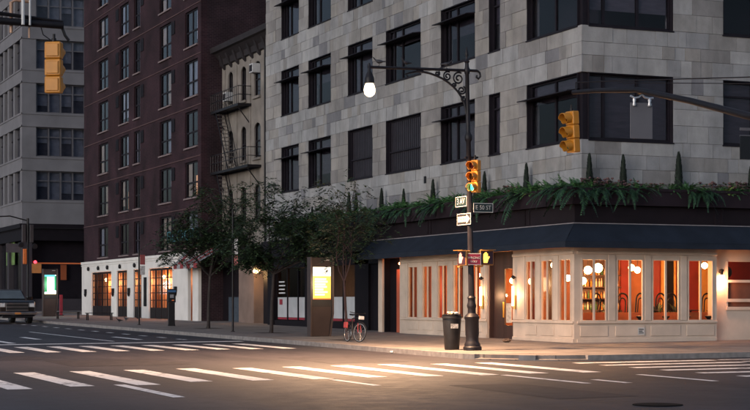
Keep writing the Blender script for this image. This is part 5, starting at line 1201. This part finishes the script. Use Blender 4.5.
ob = MB(); ob.lathe([(.035, 0), (.045, .1), (.04, .1)], 10); cu = ob.build('paper_cup', WHITEP, None, True); cu.location = (-8.1, -2.4, G(-8.1, -2.4) + .045); cu.rotation_euler = (R(90), 0, R(40)); tag(cu, 'white paper cup lying in the gutter left of the bin', 'cup')
ob = MB(); ob.ball((0, 0, .07), .13, 9, 6, (1.4, .8, .55)); ob.v = [(x + rp.uniform(-.025, .025), y + rp.uniform(-.025, .025), max(0, z + rp.uniform(-.02, .02))) for x, y, z in ob.v]; li = ob.build('crumpled_bag', M('litter_brown', (.16, .1, .07), .8, 0, .4, 12)); li.location = (-1.85, 1.6, SW(-1.85, 1.6)); tag(li, 'crumpled brown bag on the pavement before the restaurant door', 'litter')

# ================================================================== mast arms over the road
ma = thing('signal_mast', 'dark mast arm reaching in from the left with a pipe-like camera bracket', 'mast arm', (-28.2, -17.6, SW(-28.2, -17.6)))
def lm_(m, name, mat=BLACK, **k):
    z = SW(-28.2, -17.6); m.v = [(x + 28.2, y + 17.6, q - z) for x, y, q in m.v]; return m.build(name, mat, ma, **k)
m = MB(); m.tube([(-28.2, -17.6, -.1), (-28.2, -17.6, 7.6)], [.14, .11], 12); lm_(m, 'pole', smooth=True)
m = MB(); m.tube([(-28.2, -17.55, 7.3), (-25, -17.5, 7.34), (-21.95, -17.5, 7.3)], [.1, .08, .075], 10); lm_(m, 'arm', smooth=True)
m = MB(); m.tube([(-28.2, -17.5, 7.62), (-24.5, -17.5, 7.58), (-21.95, -17.5, 7.38)], .028, 6); m.tube([(-28.2, -17.5, 7.5), (-24, -17.5, 7.5), (-22.2, -17.5, 7.36)], .014, 5); lm_(m, 'tie_rod', smooth=True)
m = MB(); m.tube([(-22.4, -17.45, 7.27), (-22.35, -17.45, 7.1), (-22.2, -17.45, 7.0), (-22.14, -17.45, 6.98)], .012, 5); m.tube([(-21.97, -17.48, 7.28), (-21.9, -17.48, 7.1), (-21.82, -17.48, 7.0)], .03, 6); lm_(m, 'cable')
PIPE = M('copper_pipe', (.42, .26, .18), .45, .3, .2, 5)
m = MB(); m.tube([(-23.0, -17.42, 7.1), (-23.0, -17.42, 7.72), (-22.9, -17.42, 7.78), (-22.6, -17.42, 7.76)], .035, 8); m.tube([(-22.63, -17.42, 7.02), (-22.63, -17.42, 7.3)], .02, 6); lm_(m, 'copper_pipe', PIPE, smooth=True)
m = MB(); m.tube([(-22.79, -17.6, 7.25), (-22.79, -17.6, 8.3)], .035, 8); m.tube([(-22.65, -17.6, 7.25), (-22.65, -17.6, 8.1)], .022, 7); lm_(m, 'white_pipe', M('pipe_white', (.5, .5, .5), .4), smooth=True)
signal((-22.13, -17.47, 6.07), R(150), 'yellow traffic light seen from behind, hanging at top left', None, sc=1.0)
# right mast
mr_ = thing('signal_mast', 'dark curved mast arm reaching in from the right edge', 'mast arm', (-6.6, -28.5, SW(-6.6, -28.5)))
def rm_(m, name, mat=BLACK, **k):
    z = SW(-6.6, -28.5); m.v = [(x + 6.6, y + 28.5, q - z) for x, y, q in m.v]; return m.build(name, mat, mr_, **k)
m = MB(); m.tube([(-6.6, -28.5, -.1), (-6.6, -28.5, 5.2)], [.13, .1], 12); rm_(m, 'pole', smooth=True)
m = MB(); m.tube([(-6.6, -28.5, 4.9), (-6.95, -26, 5.3), (-7.4, -23, 5.5), (-7.66, -21.25, 5.66), (-7.86, -19.2, 6.22), (-8.1, -17.3, 6.68), (-8.3, -15.7, 6.84), (-8.48, -14.9, 6.88)], [.1, .1, .09, .085, .075, .07, .06, .055], 10); rm_(m, 'arm', smooth=True)
m = MB(); m.tube([(-6.6, -28.5, 5.9), (-7.7, -21.2, 6.52), (-8.2, -16.6, 6.98), (-8.45, -15.0, 7.12)], .014, 5); m.tube([(-6.6, -28.5, 5.75), (-7.7, -21.2, 6.38), (-8.2, -16.6, 6.93)], .01, 5); rm_(m, 'tie_rod')
m = MB(); m.tube([(-6.6, -28.5, 5.19), (-6.6, -28.5, 6.0)], .05, 8); m.tube([(-8.45, -15, 6.88), (-8.45, -15, 7.13)], .02, 6); rm_(m, 'rod_post')
signal((-8.5, -14.94, 5.53), R(-82), 'yellow traffic light with long visors hanging before the corner window', None, sc=.98, tilt=R(3))
hs = thing('hanging_sign', 'blank grey back of a sign hung from the right mast arm', 'sign', (-7.72, -16.9, 5.56), R(-8))
HSM = M('sign_back_alu', (.13, .125, .14), .6, .3, .08, 2)
MB().box(-.29, .29, -.008, .008, 0, .87).build('plate', HSM, hs, bevel=.004)
STL = M('bright_steel', (.5, .5, .52), .35, .6)
for sx in (-1, 1): MB().lathe([(.035, .78), (.05, .82), (.03, .88), (.045, .93), (.03, .98)], 10, (sx * .2, -.03, 0)).build('clamp', STL, hs, True)
MB().tube([(-.3, -.03, 1.03), (-.2, -.03, .98), (-.08, -.03, 1.0), (0, -.03, 1.07), (.08, -.03, 1.0), (.2, -.03, .98), (.3, -.03, .99)], .025, 7).build('bracket', STL, hs, True)
MB().box(-.1, .1, -.1, .06, 1.08, 1.2).build('arm_clamp', BLACK, hs, bevel=.02)
rs_ = thing('hanging_sign', 'dark street name blade cut off by the right edge of the picture', 'sign', (-7.35, -20.9, 4.75), R(-6))
MB().box(-.3, .75, -.01, .01, 0, .52).build('plate', M('blade_black', (.008, .009, .011), .5), rs_); MB().box(-.3, .75, .012, .02, .5, .54).build('frame_edge', HSM, rs_); MB().box(-.3, .75, -.015, .015, .64, .7).build('bracket_bar', HSM, rs_)
for x in (0, .5): MB().box(x - .02, x + .02, -.005, .012, .52, .64).build('hanger', HSM, rs_)
MB().tube([(.1, 0, .7), (.05, 0, .95)], .02, 6).build('bracket_strap', BLACK, rs_)

# ---- far traffic pole by the tower
fp = thing('traffic_pole', 'distant dark traffic pole with stacked signal boxes beside the pickup', 'traffic pole', (-3.8, 79.6, SW(-3.8, 79.6)))
MB().lathe([(.2, 0), (.2, .5), (.12, .6), (.1, 7.6)], 12).build('post', BLACK, fp, True)
MB().tube([(0, 0, 7.4), (-1.4, 0, 7.75), (-3.5, 0, 7.6)], .05, 8).build('arm', BLACK, fp, True)
for x in (-.32, .28): MB().box(x - .15, x + .15, -.15, .15, 5.7, 7.1).build('signal_box', M('signal_box_dark', (.03, .026, .03), .6), fp, bevel=.03)
MB().box(-.38, -.1, -.14, .14, 4.0, 5.2).build('orange_signal', M('orange_signal', (.5, .13, .03), .5), fp, bevel=.03)
for x, z in ((-.55, 5.5), (.5, 5.4)): MB().lathe([(.2, -.1), (.22, .0), (.2, .1)], 12, (x, -.2, z), 'y').build('round_signal', BLACK, fp, True)
MB().box(-1.7, -.6, -.03, .0, 4.9, 5.6).build('name_plate', M('dull_plate', (.06, .055, .065), .6), fp)
MB().box(.3, 1.05, -.05, -.02, 3.3, 4.05).build('brown_plate', M('brown_plate', (.35, .16, .05), .6), fp)

# ================================================================== pickup truck
tr = thing('pickup_truck', 'black full-size pickup truck parked at the left edge, facing us', 'pickup truck', (-9.75, 52.4, G(-9.75, 52.4)), R(3)); tr.scale = (1.2, 1.2, 1.14)
CAR = M('black_car_paint', (.007, .007, .009), .22, 0, .1, 2, spec=.5); CHR = M('chrome', (.3, .3, .32), .3, 1); 
bd = MB(); hw = .98
prof = [(0, .45), (0, 1.05), (.07, 1.2), (.22, 1.27), (1.5, 1.33), (1.6, 1.28), (3.9, 1.25), (5.8, 1.25), (5.8, .5), (5.3, .42), (.3, .4)]
vs = []; n = len(prof)
for x, ins in ((-hw, 0.0), (-hw + .06, .04), (hw - .06, .04), (hw, 0.0)):
    for y, z in prof: vs.append((x, y + (.12 if abs(x) == hw else 0) * (1 if y < .2 else 0), z - (.05 if abs(x) == hw and z > 1 else 0)))
bd.add(vs, [tuple(range(n))[::-1], tuple(range(3 * n, 4 * n))] + [(k * n + i, k * n + (i + 1) % n, (k + 1) * n + (i + 1) % n, (k + 1) * n + i) for k in range(3) for i in range(n)])
body = bd.build('body', CAR, tr, bevel=.03)
MB().prism([(1.3, 1.25), (2.15, 1.82), (2.45, 1.9), (3.6, 1.9), (3.9, 1.2)], -.82, .82, 'yz').build('cab', CAR, tr, bevel=.06)
MB().add([(-.76, 1.44, 1.36), (.76, 1.44, 1.36), (.68, 2.1, 1.80), (-.68, 2.1, 1.80), (-.76, 1.40, 1.38), (.76, 1.40, 1.38), (.68, 2.06, 1.83), (-.68, 2.06, 1.83)], [(0, 1, 2, 3), (4, 5, 6, 7), (0, 1, 5, 4), (1, 2, 6, 5), (2, 3, 7, 6), (3, 0, 4, 7)]).build('windscreen', M('windscreen', (.07, .085, .09), .08, 0, .3, 1, spec=.9), tr)
for sx in (-1, 1):
    MB().prism([(1.75, 1.3), (2.2, 1.72), (2.4, 1.8), (3.4, 1.8), (3.6, 1.3)], sx * .822, sx * .835, 'yz').build('side_window', M('windscreen', (.05, .06, .065), .08), tr)
    MB().box(sx * .9, sx * 1.18, 1.55, 1.7, 1.28, 1.5).build('mirror', CAR, tr, bevel=.03)
    hl = MB().box(sx * .6, sx * .93, -.02, .1, .9, 1.14).build('headlight', M('headlight', (.45, .45, .47), .1, .3), tr, bevel=.02)
    MB().box(sx * .66, sx * .88, -.03, -.021, .94, 1.09).build('headlight_lens', M('lens_clear', (.65, .65, .66), .05), hl)
    for y in (1.0, 4.7):
        wh = MB().lathe([(.3, -.13), (.4, -.12), (.42, -.08), (.42, .08), (.4, .12), (.3, .13)], 24, axis='x').build('wheel', TY, tr, True); wh.location = (sx * .86, y, .42)
        MB().lathe([(.29, -.135), (.24, -.1), (.24, .1), (.29, .135)], 18, axis='x').build('rim', CHR, wh, True)
MB().box(-.58, .58, -.05, .05, .68, 1.16).build('grille', M('grille_black', (.02, .02, .022), .4), tr, bevel=.02)
for z in (.74, .92, 1.1): MB().box(-.57, .57, -.08, -.051, z - .025, z + .025).build('grille_bar', CHR, tr)
MB().prism([(-1.0, .48), (1.0, .48), (1.0, .66), (-1.0, .66)], -.16, .05, 'xz').build('bumper', CHR, tr, bevel=.03)
MB().box(-.16, .16, -.175, -.161, .52, .63).build('number_plate', M('plate_orange', (.5, .2, .06), .5), tr)
MB().box(-.8, .8, -.1, .04, .32, .47).build('air_dam', BLACK, tr, bevel=.02)
# second parked car tail seen behind the pickup
